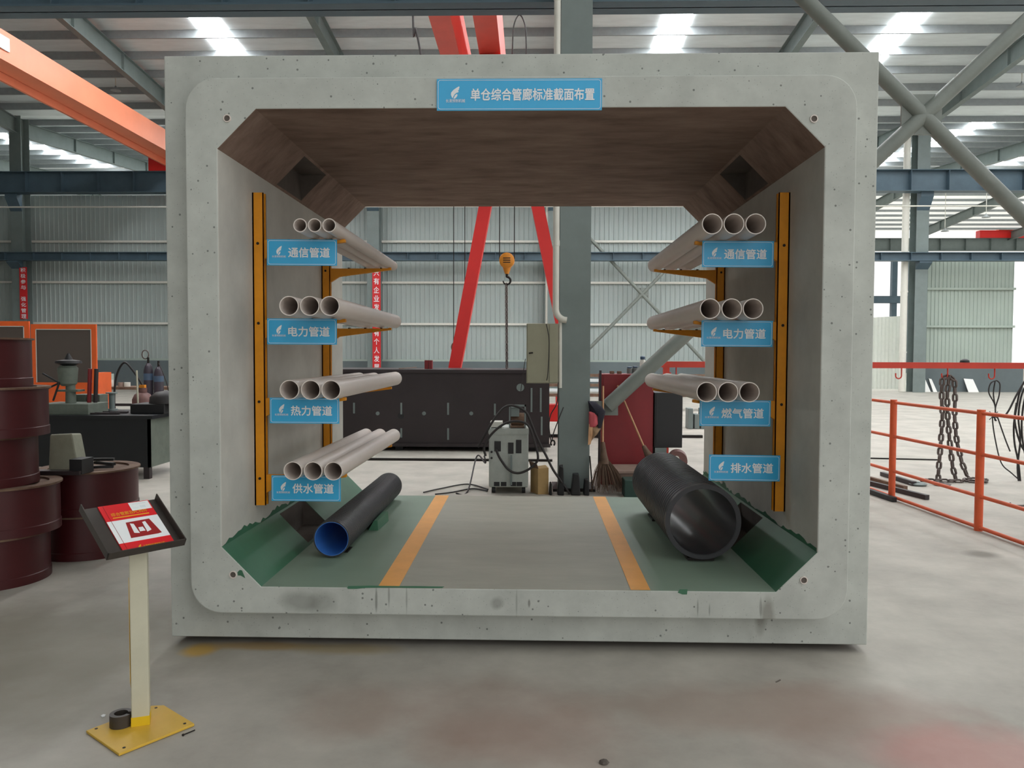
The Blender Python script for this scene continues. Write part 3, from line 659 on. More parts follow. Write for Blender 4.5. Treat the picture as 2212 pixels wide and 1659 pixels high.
def sign(c, wd, ht, Y, s, label, text_x0, text_w, text_h, logo_box, small_h, tilt=0.0):
    t = thing('sign', label, 'sign', (c[0], Y, c[1]), 'blue pipe signs')
    x0, z0 = c[0] - wd / 2, c[1] - ht / 2; r = V(1, 0, -tilt); u = V(tilt, 0, 1); O = V(x0, Y, z0)
    P = lambda a, b2, dy=0: O + r * a + u * b2 + V(0, dy, 0)
    MB().hexa([P(0, 0), P(wd, 0), P(wd, ht), P(0, ht)], [P(0, 0, .006), P(wd, 0, .006), P(wd, ht, .006), P(0, ht, .006)]).build('panel', 'signblue', t)
    mb = MB(); e, k, lw = .006, .012, .0012; loop = []
    for cx, cz, a0 in ((wd - e - k, ht - e - k, 0), (e + k, ht - e - k, 90), (e + k, e + k, 180), (wd - e - k, e + k, 270)):
        for i in range(6): a = math.radians(a0 + i * 18); loop.append((cx, cz, math.cos(a), math.sin(a)))
    vo = [mb.bm.verts.new(P(cx + k * ca, cz + k * sa, -.0012)) for cx, cz, ca, sa in loop]
    vi = [mb.bm.verts.new(P(cx + (k - lw * 1.6) * ca, cz + (k - lw * 1.6) * sa, -.0012)) for cx, cz, ca, sa in loop]
    for i in range(len(loop)): j = (i + 1) % len(loop); mb.bm.faces.new((vo[i], vo[j], vi[j], vi[i]))
    mb.build('border', 'white', t, flip=False)
    lettering('lettering', s, P(text_x0, (ht - text_h) / 2, -.0015), r, u, text_w, text_h, 'white', t, .022)
    lx, lz, lw2, lh = logo_box
    logo(P(lx, lz, -.0015), r, u, lw2, lh, 'white', t)
    lettering('small_lettering', '长清预制机械', P(lx - .022, lz - small_h - .003, -.0015), r, u, .076 if wd < .5 else .094, small_h, 'white', t, .004)
    return t
def small(px, py, Y, s, lab, tilt=.006):
    p = at(px, py, Y); return sign((p.x, p.z), .388, .143, Y, s, lab, .118, .232, .056, (.05, .058, .036, .05), .012, tilt)
small(652, 545, .335, '通信管道', 'top blue sign with white characters hung on the left supports')
small(652, 716, .335, '电力管道', 'second blue sign from the top hung on the left supports', .003)
small(657.5, 887, .335, '热力管道', 'third blue sign from the top on the left supports', .002)
small(661, 1055, .335, '供水管道', 'lowest blue sign on the left, under the lowest white pipes', .002)
small(1594, 548.5, .35, '通信管道', 'top blue sign with white characters hung on the right supports')
small(1592, 720.5, .35, '电力管道', 'second blue sign from the top hung on the right supports', .004)
small(1588, 892.5, .35, '燃气管道', 'third blue sign from the top on the right supports', .003)
small(1608, 1010.5, .33, '排水管道', 'lowest blue sign on the right, above the wide corrugated pipe', .007)
p = at(1121.5, 204, -SP - .008)
sign((p.x, p.z), .803, .152, -SP - .008, '单仓综合管廊标准截面布置', 'long blue title sign centred over the tunnel opening', .165, .602, .06, (.066, .058, .05, .058), .017, .001)

# ------------------------------------------------------------------ brochure stand
ang, tilt = .9018, .5672
u = V(math.cos(ang), math.sin(ang), 0); v0 = V(-math.sin(ang), math.cos(ang), 0)
pc = (fl(186, 1578) + fl(420, 1565)) / 2
stand = thing('brochure_stand', 'brochure stand with tilted tray on a cream post and yellow base', 'stand', (pc.x, pc.y, 0))
Q = [fl(186, 1578, .012), fl(257, 1628, .012), fl(420, 1563, .012), fl(354, 1523, .012), fl(328, 1524, .012)]
MB().hexa([V(p.x, p.y, .002) for p in Q], [V(p.x, p.y, .012) for p in Q]).build('base_plate', 'baseyellow', stand, bevel=.0015)
for px, py in ((208, 1574), (268, 1615), (399, 1563), (337, 1529)):
    p = fl(px, py, .0125); MB().cyl(p, p + V(0, 0, .001), .006, seg=12).build('bolt_hole', 'boltdark', stand)
pp = V(-1.506, -.885, 0); hw = .033
ct = V(-1.50932, -.9096, .83977); vt = V(v0.x * math.cos(tilt), v0.y * math.cos(tilt), math.sin(tilt)); nt_ = u.cross(vt)
pa = math.radians(22); ca, sa = math.cos(pa), math.sin(pa)
sq = [V(pp.x + (i * ca - j * sa) * hw, pp.y + (i * sa + j * ca) * hw, 0) for i, j in ((-1, -1), (1, -1), (1, 1), (-1, 1))]
def hit(p):                   # underside of the tray above p
    return (ct - nt_ * .034 - V(p.x, p.y, 0)).dot(nt_) / nt_.z
MB().hexa([p + V(0, 0, .012) for p in sq], [V(p.x, p.y, hit(p)) for p in sq]).build('post', 'postpaint', stand, bevel=.004)
sy = [p + (V(p.x, p.y, 0) - pp).normalized() * .0015 for p in sq]
MB().hexa([V(p.x, p.y, .0125) for p in sy], [V(p.x, p.y, .05) for p in sy]).build('paint_band', 'bandyellow', stand)
mbx = MB(); e0, e1 = sq[0], sq[3]; nrm = V(-ca, -sa, 0) * .0012
lo = [e0.lerp(e1, .0) + nrm, e0.lerp(e1, .4) + nrm]
mbx.hexa([lo[0] + V(0, 0, .2), lo[1] + V(0, 0, .16), lo[1] + V(0, 0, .34), lo[0] + V(0, 0, .62)], [q_ + nrm for q_ in (lo[0] + V(0, 0, .2), lo[1] + V(0, 0, .16), lo[1] + V(0, 0, .34), lo[0] + V(0, 0, .62))]).build('paint_streak', 'baseyellow', stand)
TW, TL, TH = .306, .290, .030
tray = MB(); TP = lambda a, b2, c: ct + u * a + vt * b2 + nt_ * c
def slab(mb, a0, a1, b0, b1, c0, c1):
    f = lambda c: [TP(a0, b0, c), TP(a1, b0, c), TP(a1, b1, c), TP(a0, b1, c)]
    return mb.hexa(f(c0), f(c1))
slab(tray, -TW / 2, TW / 2, -TL / 2, TL / 2, -.034, -.030)
slab(tray, -TW / 2, TW / 2, -TL / 2, -TL / 2 + .004, -.030, 0); slab(tray, -TW / 2, -TW / 2 + .004, -TL / 2, TL / 2, -.030, 0); slab(tray, TW / 2 - .004, TW / 2, -TL / 2, TL / 2, -.030, 0)
tray.build('tray', 'tray', stand)
slab(MB(), -.035, .035, -.04, .04, -.045, -.034).build('tray_bracket', 'boltdark', stand)
bro = thing('brochure', 'red and white brochure lying on the tilted stand tray', 'brochure', TP(0, 0, -.03))
bw, bl, b0, b1_ = .21, .28, -TL / 2 + .005, 0
ba0, ba1 = -.085, .118; bb0, bb1 = -TL / 2 + .006, TL / 2 - .004
slab(MB(), ba0, ba1, bb0, bb1, -.0298, -.024).build('cover', 'brochured', bro)
H = bb1 - bb0
slab(MB(), ba0, ba1, bb0 + H * .2, bb0 + H * .66, -.0239, -.0235).build('white_band', 'brochwhite', bro)
slab(MB(), ba0 + .017, ba0 + .0185, bb0, bb1, -.0236, -.0231).build('spine_crease', 'maroon', bro)
pcx = (ba0 + ba1) / 2 + .01
f = lambda P_, c: [TP(pcx + a, bb0 + H * b2, c) for a, b2 in P_]
P_ = [(-.058, .27), (.05, .27), (.066, .28), (.05, .60), (-.045, .59)]
MB().hexa(f(P_, -.0234), f(P_, -.023)).build('picture', 'maroon', bro)
pic = MB()
for P_ in ([(-.036, .36), (-.016, .34), (-.019, .54), (-.032, .56)], [(-.012, .37), (.010, .37), (.008, .455), (-.010, .455)], [(.014, .34), (.034, .37), (.029, .56), (.016, .55)]): pic.hexa(f(P_, -.0229), f(P_, -.0225))
pic.build('picture_shape', 'brochwhite', bro)
lettering('title_lettering', '综合管廊及PC构件', TP(ba0 + .03, bb0 + H * .75, -.0232), u, vt, .145, .021, 'gold', bro, .01)
o = TP(ba0 + .03, bb0 + H * .705, -.0232); MB().hexa([o, o + u * .145, o + u * .145 + vt * .006, o + vt * .006], [q_ + nt_ * .0003 for q_ in (o, o + u * .145, o + u * .145 + vt * .006, o + vt * .006)]).build('title_underline', 'gold', bro)
logo(TP(ba0 + .06, bb0 + .012, -.0232), u, vt, .016, .022, 'gold', bro)
lettering('lettering', '长清预制机械有限公司', TP(ba0 + .08, bb0 + .014, -.0232), u, vt, .085, .013, 'gold', bro, .01)
crd = thing('business_card', 'white card with small print on the top corner of the brochure', 'card', TP(.08, .12, -.022))
slab(MB(), .032, .113, .088, .136, -.0225, -.0219).build('sheet', 'brochwhite', crd)
mb = MB(); slab(mb, .046, .10, .124, .128, -.0219, -.0217); slab(mb, .04, .064, .1, .104, -.0219, -.0217); slab(mb, .07, .092, .098, .112, -.0219, -.0217)
mb.build('small_print', 'roof', crd)
rc = fl(262, 1566, .012); mb = MB(); pr2 = []
for i in range(25):
    a = math.radians(-18 + i * 324 / 24 + 40); pr2.append((math.cos(a), math.sin(a)))
ri, ro, hh = .026, .043, .062
mb.rings([[V(rc.x + c_ * r_, rc.y + s_ * r_, z_) for r_, z_ in ((ri, .0125), (ro, .0125), (ro, hh), (ri, hh))] for c_, s_ in pr2])
tag(mb.build('split_ring', 'tray', smooth=40), 'dark split steel ring standing on the yellow base plate', 'ring')
a = fl(397, 1587, .004); b2 = fl(421, 1577, .004)
t = thing('nail', 'small dark screw on the floor beside the yellow base plate', 'screw', a)
MB().tube([a, b2], .0025, 6).build('shank', 'boltdark', t); MB().cyl(a + (a - b2).normalized() * .006, a, .005, seg=8).build('head', 'boltdark', t)
p = fl(1305, 1645, .006); tag(MB().prof(p - V(0, 0, .006), (0, 0, 1), [(0, .012), (.004, .02), (.01, .014), (.014, .002)], 7, False).build('concrete_chip', 'pocket'), 'small concrete chip on the floor at the bottom edge', 'chip')
p = fl(1676, 1472, .004); tag(MB().prof(p - V(0, 0, .004), (.5, .3, .1), [(0, .003), (.03, .003)], 7, False).build('concrete_chip', 'pocket'), 'tiny dark chip on the floor before the right part of the box', 'chip')
p = fl(223, 1546, .004); tag(MB().prof(p - V(0, 0, .004), (0, 0, 1), [(0, .008), (.006, .01), (.01, .001)], 5, False).build('foil_scrap', 'white'), 'shiny white scrap on the floor left of the stand', 'scrap')

# ------------------------------------------------------------------ red drums
def drum(x, Y, z, r, h, label, group):
    t = thing('steel_drum', label, 'drum', (x, Y, z), group)
    MB().prof((x, Y, z), (0, 0, 1), [(0, r * .97), (0, r), (.055, r), (.06, r * .985), (h - .02, r * .985), (h - .012, r * .985), (h - .012, r * .9), (0.02, r * .9)], 56).build('shell', 'drum', t, smooth=30)
    MB().prof((x, Y, z + h), (0, 0, 1), [(-.012, r * .80), (-.012, r * 1.03), (0, r * 1.03), (0, r * .80)], 56).build('rim_flange', 'rust', t, smooth=30)
    MB().cyl((x, Y, z + h - .02), (x, Y, z + h - .014), r * .89, seg=48).build('lid', 'rust', t); return t
h = .322; words = ['bottom', 'second from the floor', 'third from the floor', 'fourth from the floor', 'topmost']
offs = [(.015, .0), (.065, .04), (-.045, -.02), (.02, 0), (-.09, 0)]
for k in range(5):
    x = -3.54 + offs[k][0]; drum(x, 5.09 + CAM.y + offs[k][1], k * h, .345, h, '%s dark red steel drum of the left five high stack' % words[k], 'stacked red drums')
for k in range(2): drum(-3.31 + .01 * k, 5.86 + CAM.y, k * h, .345, h, '%s dark red drum of the low stack behind the brochure tray' % ('bottom' if k == 0 else 'upper'), 'stacked red drums')
zt = 2 * h
t = thing('machine_cover', 'grey green sheet metal cover leaning on the low red drum', 'cover', at(140, 1005, 1.75))
def wp(px, py, Y): return at(px, py, Y)
A = [wp(104, 1026, 1.55), wp(172, 1022, 1.55), wp(156, 936, 1.62), wp(108, 938, 1.62)]
dz = zt + .004 - min(p.z for p in A)
A = [p + V(0, 0, 0) for p in A]
A[0].z = A[1].z = zt + .004
bk = [p + V(-.06, .22, .0) for p in A]; bk[2] = bk[2] + V(0, 0, -.02); bk[3] = bk[3] + V(-.03, 0, -.05)
MB().hexa(A, bk).build('shell', 'covergreen', t, bevel=.012)
p = wp(170, 1004, 1.52); p.z = zt + .01; MB().box(p.x - .05, p.x + .04, p.y - .03, p.y + .12, zt + .004, zt + .11).build('terminal_box', 'black', t)
p = wp(130, 1032, 1.5); t2 = MB().box(p.x - .2, p.x + .16, p.y - .04, p.y + .04, zt + .002, zt + .03).build('steel_bar', 'darksteel'); tag(t2, 'dark steel bar lying on the low red drum before the cover', 'bar')
p = wp(205, 1000, 1.75)
for k, (dx, dy, an, ln) in enumerate(((0, 0, .3, .22), (.03, .05, -.4, .2), (-.02, .1, .1, .18))):
    c_ = V(p.x + dx, 1.78 + dy, zt + .014 + .022 * k); d_ = V(math.cos(an), math.sin(an), 0) * ln / 2
    tag(MB().bar(c_ - d_, c_ + d_, .03, .02).build('scrap_strip', 'black'), 'dark scrap strip on the low red drum, %s of the small heap' % ('lowest', 'middle', 'top')[k], 'scrap', 'scrap heap on the drum')

# ------------------------------------------------------------------ left background: bench, drill, cylinders, screens
bx0, bx1, by0, by1 = -6.3, -4.49, 5.25, 6.25; bz = .765
t = thing('workbench', 'blackish steel workbench behind the red drums', 'workbench', (-5.4, 5.7, 0))
MB().box(bx0, bx1 + .05, by0 - .04, by1, bz - .04, bz).build('top', 'darkgreenbench', t)
MB().box(bx0, bx1, by0, by0 + .03, .14, bz - .04).build('front_panel', 'darkgreenbench', t); MB().box(bx1 - .03, bx1, by0, by1, .14, bz - .04).build('side_panel', 'greygreen', t)
for x, y in ((bx0 + .05, by0 + .04), (bx1 - .05, by0 + .04), (bx1 - .05, by1 - .06), (bx0 + .05, by1 - .06)): MB().box(x - .035, x + .035, y - .035, y + .035, 0, bz - .04).build('leg', 'darksteel', t)
def px2(px, py, Y): return at(px, py, Y)
a, b2 = at(92, 917, 5.4), at(201, 893, 5.4)
tag(MB().box(a.x, b2.x, 5.3, 5.75, bz, bz + .13).build('steel_block', 'greygreen', bevel=.006), 'long grey green machine bed lying on the bench under the drill', 'machine bed')
t = thing('bench_drill', 'old grey green bench drill with star handle standing on the machine bed', 'drill', (at(150, 890, 5.5).x, 5.5, bz + .13))
dc = at(150, 890, 5.5).x; zb0 = bz + .13; sc = 9.47 / FPX
MB().cyl((dc + .02, 5.5, zb0), (dc + .02, 5.5, zb0 + .32), .06, .05, 20).build('column', 'greygreen', t, smooth=40)
MB().box(dc - .13, dc + .14, 5.44, 5.6, zb0 + .14, zb0 + .165).build('table', 'greygreen', t)
zm = 1.515 - (823 - 773) * sc
MB().prof((dc - .01, 5.5, zm - .13), (0, 0, 1), [(0, .07), (.03, .1), (.22, .115), (.25, .09), (.25, 0)], 28, False).build('motor', 'greygreen', t, smooth=40)
MB().prof((dc + .0, 5.5, zm + .12), (0, 0, 1), [(0, .06), (.03, .15), (.06, .14), (.075, .05), (.15, .012)], 24, False).build('pulley_cover', 'black', t, smooth=40)
for an in (150, 205, 250):
    a = math.radians(an); c_ = V(dc - .06, 5.40, zm - .09); MB().tube([c_, c_ + V(math.cos(a) * .23, 0, math.sin(a) * .23)], .012, 8).build('handle', 'black', t)
for x_, m_ in ((.19, 'panelred'), (.27, 'darksteel')): MB().cyl((dc + x_, 5.6, zb0), (dc + x_ + .02, 5.6, zb0 + .42), .025, seg=12).build('side_bar', m_, t)
for k, (p0, p1) in enumerate(((164, 189), (191, 219))):
    a, b2 = at(p0, 890, 5.8), at(p1, 868, 5.8); tag(MB().box(a.x, b2.x, 5.76, 5.96, bz, bz + .22).build('steel_block', 'greygreen', bevel=.004), 'dark grey steel block on the bench, %s of the pair right of the drill' % ('left' if k == 0 else 'right'), 'block', 'blocks on the bench')
t = thing('pedestal_roller', 'short grey post stand with flat cap behind the bench', 'stand', (at(242, 895, 6.05).x, 6.05, bz))
p = at(242, 895, 6.05); MB().cyl((p.x, 6.05, bz), (p.x, 6.05, bz + .22), .035, seg=16).build('post', 'steelgrey', t, smooth=40); MB().cyl((p.x, 6.05, bz + .22), (p.x, 6.05, bz + .235), .07, seg=20).build('cap', 'steelgrey', t); MB().cyl((p.x, 6.05, bz), (p.x, 6.05, bz + .02), .07, seg=20).build('foot', 'steelgrey', t)
a, b2 = at(290, 900, 5.6), at(372, 880, 5.6)
tag(MB().box(a.x, b2.x - .05, 5.5, 5.9, bz, bz + .12).build('tool_tray', 'black', bevel=.01), 'black tool tray on the right end of the bench', 'tray')
tag(MB().prof((b2.x - .12, 5.7, bz + .121), (0, 0, 1), [(0, .2), (.08, .19), (.14, .12), (.16, .0)], 18, False).build('tool_bag', 'rubber', smooth=50), 'rumpled black bag on the tool tray beside the concrete box', 'bag')
for k, (px, py, an, ln) in enumerate(((250, 905, .2, .35), (225, 908, -.3, .3), (262, 895, .7, .25), (240, 912, .05, .4))):
    p = at(px, py, 5.6); c_ = V(p.x, 5.36 + .09 * k, bz + .012); d_ = V(math.cos(an), math.sin(an) * .3, 0) * ln / 2
    tag(MB().bar(c_ - d_, c_ + d_, .03, .02).build('hand_tool', 'darksteel'), 'dark hand tool lying on the bench top, %s from the front edge' % ('first', 'second', 'third', 'fourth')[k], 'tool', 'tools on the bench')
tag(MB().prof((at(285, 1040, 5.5).x, 5.45, 0), (0, 0, 1), [(0, .085), (.18, .095), (.18, .085), (.02, .075)], 20, True).build('paint_can', 'greygreen', smooth=40), 'small grey can on the floor under the bench', 'can')
tag(MB().prof((at(258, 1040, 5.8).x, 5.7, 0), (0, 0, 1), [(0, .1), (.16, .11), (.16, .1), (.02, .09)], 20, True).build('paint_can', 'rust', smooth=40), 'dull brown can on the floor behind the grey can under the bench', 'can')
def cylinder(px, Y, r, z1, m, label, extra=None):
    x = at(px, 830, Y).x; t = thing('gas_cylinder', label, 'gas cylinder', (x, Y, 0)); hN = z1 - .12
    MB().prof((x, Y, 0), (0, 0, 1), [(0, 0), (0, r), (hN - .16, r), (hN - .06, r * .75), (hN, r * .3), (hN + .01, 0)], 28, False).build('shell', m, t, smooth=40)
    MB().cyl((x, Y, hN), (x, Y, z1), .022, seg=12).build('valve', 'boltdark', t); return t, x
t, x = cylinder(321, 12.0, .095, 1.42, 'cyldark', 'tall dark gas cylinder with wire ring handle, left of the pair by the box edge')
MB().tube([V(x - .06 + .07 * math.cos(a), 12.0, 1.48 + .09 * math.sin(a)) for a in [i * .39 for i in range(16)]], .012, 8, closed=True).build('ring_handle', 'chain', t, smooth=50)
MB().prof((x, 12.0, .95), (0, 0, 1), [(0, .0955), (0, .0965), (.14, .0965), (.14, .0955)], 28).build('label_band', 'cylblue', t)
t, x = cylinder(343, 12.0, .095, 1.35, 'cyldark', 'tall dark gas cylinder, right of the pair by the box edge')
MB().prof((x, 12.0, .92), (0, 0, 1), [(0, .0955), (0, .0965), (.12, .0965), (.12, .0955)], 28).build('label_band', 'cylblue', t)
t = thing('gas_bottle', 'squat brown gas bottle with a white painted character behind the bench', 'gas bottle', (at(309, 870, 6.6).x, 6.6, 0))
x = at(308, 870, 6.6).x; hz = at(309, 847, 6.6).z
MB().prof((x, 6.6, 0), (0, 0, 1), [(0, 0), (0, .11), (.04, .13), (hz - .1, .132), (hz - .03, .1), (hz, .05), (hz, 0)], 32, False).build('shell', 'cylbrown', t, smooth=40)
MB().prof((x, 6.6, hz), (0, 0, 1), [(0, .06), (.06, .06), (.06, .054), (0, .054)], 24).build('collar', 'cylbrown', t)
MB().box(x - .03, x + .04, 6.57, 6.63, hz, hz + .1).build('regulator', 'hookyellow', t)
lettering('lettering', '不', (x - .005, 6.6 - .137, hz - .27), (1, 0, 0), (0, 0, 1), .07, .09, 'white', t, .01)
c_ = V(x - .1, 6.6, hz + .1)
MB().tube(bez([c_ + V(.1, 0, 0), c_ + V(-.02, -.02, .2), c_ + V(-.15, 0, .3), c_ + V(-.26, 0, .1), c_ + V(-.28, -.02, -.3), c_ + V(-.2, 0, -.7), c_ + V(-.1, .0, -1.0)]), .014, 8).build('hose', 'rubber', t, smooth=60)
MB().tube(bez([at(343, 785, 11.9), at(352, 805, 11.8), at(363, 840, 11.8), at(362, 870, 11.8), at(350, 880, 11.8)]), .01, 6).build('cable', 'rubber', t)
p = at(300, 800, 6.3); tag(MB().tube([V(p.x, 6.3, .02), V(p.x - .03, 6.3, p.z)], .012, 8).build('welding_rod', 'postpaint'), 'thin pale rod standing before the brown gas bottle', 'rod')

def screen(x0, x1, Y, z1, label, yaw=0.0):
    t = thing('welding_screen', label, 'screen', ((x0 + x1) / 2, Y, 0)); zp = 1.05; fw = .075; dy = (x1 - x0) * yaw
    yy = lambda x: Y + (x - x0) * yaw
    def pl(name, a0, a1, z0, z2, m, th=.03, off=0):
        q2 = [V(a0, yy(a0) + off, z0), V(a1, yy(a1) + off, z0), V(a1, yy(a1) + off, z2), V(a0, yy(a0) + off, z2)]
        return MB().hexa(q2, [p + V(0, th, 0) for p in q2]).build(name, m, t)
    pl('lower_panel', x0, x1, .05, zp, 'screenorange'); pl('frame_post', x0, x0 + fw, zp, z1, 'screenorange'); pl('frame_post', x1 - fw, x1, zp, z1, 'screenorange'); pl('frame_top', x0 + fw, x1 - fw, z1 - fw, z1, 'screenorange')
    pl('acrylic_sheet', x0 + fw, x1 - fw, zp, z1 - fw, 'acrylic', .006, .012)
    mb = MB()
    for a in (x0 + fw, x1 - fw - .012): mb.box(a, a + .012, yy(a) - .003, yy(a) + .001, zp, z1 - fw)
    mb.box(x0 + fw, x1 - fw, yy(x0) - .003, yy(x0) + .0 + abs(dy) * 0 + .001, z1 - fw - .012, z1 - fw)
    mb.build('tape_edge', 'pipewhite', t)
    for a in (x0 + .1, x1 - .1): pl('foot', a - .04, a + .04, 0, .05, 'screenorange', .5, -.25)
    return t
screen(at(66, 700, 8).x, at(207, 700, 8).x, 8.0, 1.955, 'orange framed smoky welding screen beside the drill')
screen(at(66, 700, 8).x - 1.02, at(62, 700, 8).x, 8.0, 2.0, 'orange framed smoky welding screen at the left picture edge')
a, b2 = at(196, 805, 8.6), at(213, 870, 8.6); t = MB().box(a.x, b2.x, 8.6, 9.0, 0, a.z).build('orange_locker', 'screenorange'); tag(t, 'narrow orange box behind the right edge of the welding screen', 'box')
# far table with cans
t = thing('long_table', 'long low table far behind the gas cylinders', 'table', (at(300, 850, 14).x, 14, 0))
xa, xb = at(150, 850, 14).x, at(420, 850, 14).x; zt2 = 1.515 - 74 * 18 / FPX
MB().box(xa, xb, 13.8, 14.5, zt2 - .06, zt2).build('top', 'rust', t)
for x_ in (xa + .2, xb - .2): MB().box(x_ - .03, x_ + .03, 13.85, 13.91, 0, zt2 - .06).build('leg', 'darksteel', t)
MB().box(xa + .2, xb - .2, 13.85, 13.9, .28, .34).build('stretcher', 'darksteel', t)
for k, (px, hh_, m_, lab) in enumerate(((219, .12, 'pipewhite', 'small white bottle on the far table, leftmost'), (239, .16, 'pipewhite', 'white can under a green one on the far table'), (262, .1, 'board', 'short brown can on the far table'), (275, .1, 'pipewhite', 'white roll on the far table'))):
    x_ = at(px, 840, 14).x; tag(MB().cyl((x_, 14, zt2), (x_, 14, zt2 + hh_), .07 if k else .03, seg=16).build('can', m_, smooth=40), lab, 'can')
x_ = at(239, 840, 14).x; tag(MB().cyl((x_, 14, zt2 + .161), (x_, 14, zt2 + .3), .075, seg=16).build('can', 'sidinggreen', smooth=40), 'pale green can standing on a white can on the far table', 'can')

# ------------------------------------------------------------------ seen through the tunnel
t = thing('steel_mould', 'long dark steel mould wall lifted on a chain behind the tunnel', 'steel mould', (-1.5, 9, 0))
mz0, mz1 = .07, 1.27; mx0, mx1 = -5.2, .36; my = 8.15
MB().box(mx0, mx1, my, my + 1.5, mz0, mz1).build('body', 'darksteel', t)
MB().box(mx0, mx1 + .02, my - .05, my, mz1 - .05, mz1).build('top_flange', 'darksteel', t); MB().box(mx0, mx1 + .02, my - .05, my, mz0, mz0 + .05).build('bottom_flange', 'darksteel', t)
for px, py0, py1 in ((765, 870, 893), (867, 870, 895), (968, 870, 896), (1069, 872, 897), (968, 925, 950), (867, 925, 945), (1148, 838, 890), (1168, 838, 890), (1170, 900, 940)):
    a, b2 = at(px, py1, my), at(px, py0, my); MB().box(a.x - .014, a.x + .014, my - .012, my, a.z, b2.z).build('rib', 'steelgrey', t)['label'] = 'pale vertical weld rib'
for px, py, r_ in ((816, 893, .03), (916, 893, .03), (1018, 893, .03), (1124, 837, .06), (866, 898, .05)):
    p = at(px, py, my); MB().cyl((p.x, my - .01, p.z), (p.x, my, p.z), r_, seg=20).build('plug', 'steelgrey' if r_ != .05 else 'black', t)
for x_ in (-4.5, -2, .1): MB().box(x_ - .06, x_ + .06, my + .1, my + 1.4, 0, mz0).build('support_block', 'black', t)
for k, (px, wd, hh_, m_) in enumerate(((921, .06, .14, 'panelred'), (930, .05, .14, 'panelred'))):
    p = at(px, 800, 8.6); tag(MB().box(p.x - wd / 2, p.x + wd / 2, 8.6, 8.7, mz1, mz1 + hh_).build('clamp_block', m_), 'small dark red block on the mould top, %s of two' % ('left', 'right')[k], 'block')
p = at(884, 800, 8.5); tag(MB().bar((p.x - .16, 8.45, mz1 + .006), (p.x + .12, 8.5, mz1 + .03), .08, .012).build('plank', 'board'), 'short pale plank lying on the mould top above the white pipes', 'plank')

# welding machine
wx0, wx1 = at(1056, 1000, 4.45).x, at(1141, 1000, 4.45).x; wy = 4.45; wz1 = 1.515 - (936 - 773) * 8.42 / FPX
t = thing('welding_machine', 'dusty grey welding machine on castors behind the tunnel', 'welding machine', ((wx0 + wx1) / 2, wy, 0))
MB().box(wx0, wx1, wy, wy + .6, .07, wz1).build('case', 'welder', t, bevel=.012)
MB().box(wx0 - .005, wx1 + .005, wy - .012, wy + .01, wz1 - .05, wz1 + .01).build('top_trim', 'welder', t)
for px, py0, py1, w2 in ((1103.5, 956, 980, 12), (1120.5, 950, 979, 12), (1075, 953, 975, 14)):
    a, b2 = at(px - w2 / 2, py1, wy), at(px + w2 / 2, py0, wy); MB().box(a.x, b2.x, wy - .006, wy, a.z, b2.z).build('meter_panel', 'black', t)
for px in (1073, 1088, 1109, 1122): a, b2 = at(px - 6, 1050, wy), at(px + 6, 1041, wy); MB().box(a.x, b2.x, wy - .004, wy, a.z, b2.z).build('vent_slot', 'black', t)
for px, py in ((1062, 976), (1062, 989)): p = at(px, py, wy); MB().cyl((p.x, wy - .02, p.z), (p.x, wy, p.z), .012, seg=10).build('knob', 'black', t)
a, b2 = at(1104, 1066, wy - .03), at(1104, 984, wy - .03); MB().box(a.x - .011, a.x + .011, wy - .03, wy - .012, .1, b2.z).build('handle_bar', 'steelgrey', t)
for x_ in (wx0 + .05, wx1 - .05):
    for y_ in (wy + .06, wy + .52): MB().cyl((x_ - .02, y_, .036), (x_ + .02, y_, .036), .036, seg=14).build('castor', 'black', t)
t = thing('wire_feeder', 'grimy open wire feeder standing on the welding machine', 'wire feeder', ((wx0 + wx1) / 2 + .04, wy + .2, wz1))
a, b2 = at(1099, 935, wy), at(1136, 875, wy); f0, f1, fz = a.x, b2.x, b2.z
for x_ in (f0, f1 - .015): MB().box(x_, x_ + .015, wy + .05, wy + .065, wz1 + .012, fz).build('frame_post', 'steelgrey', t)
MB().box(f0, f1, wy + .05, wy + .065, fz - .02, fz).build('frame_top', 'steelgrey', t); MB().box(f0 + .02, f0 + .11, wy + .07, wy + .2, fz - .13, fz - .03).build('control_box', 'steelgrey', t)
MB().cyl((f0 + .02, wy + .2, wz1 + .09), (f1 - .02, wy + .2, wz1 + .09), .075, seg=24).build('wire_spool', 'rust', t, smooth=40); MB().box(f0, f1, wy + .07, wy + .35, wz1 + .012, wz1 + .03).build('base', 'rust', t)
p = at(1072, 928, wy); MB().box(p.x - .07, p.x + .06, wy + .1, wy + .3, wz1 + .012, wz1 + .07).build('tool_box', 'pipewhite', t)
def cable(path, r, label, m='rubber'):
    return tag(MB().tube(bez(path, 8), r, 8).build('cable', m, smooth=70), label, 'cable')
Yc = wy - .06
cable([at(x, y, Yc) for x, y in ((1032, 966), (1048, 938), (1068, 905), (1090, 880), (1112, 877), (1136, 890), (1148, 915), (1160, 945), (1172, 970), (1180, 985), (1195, 1015), (1214, 1042))] + [fl(1230, 1068) + V(0, -.02, .012)], .013, 'thick dark welding cable looping over the wire feeder to the floor on the right')
cable([at(x, y, Yc - .03) for x, y in ((1049, 985), (1046, 965), (1060, 940), (1085, 918), (1112, 910), (1140, 918), (1155, 955), (1162, 985), (1158, 1000), (1140, 1015), (1118, 1022), (1098, 1014), (1080, 990), (1072, 972))], .013, 'dark cable loop hanging across the front of the welding machine')
cable([at(1046, 985, Yc + .02), at(1048, 1000, Yc), fl(1030, 1040) + V(0, 0, .3), fl(1010, 1064) + V(0, 0, .012), fl(985, 1068) + V(0, 0, .012)], .009, 'thin cable falling from the left side of the welding machine to the floor')
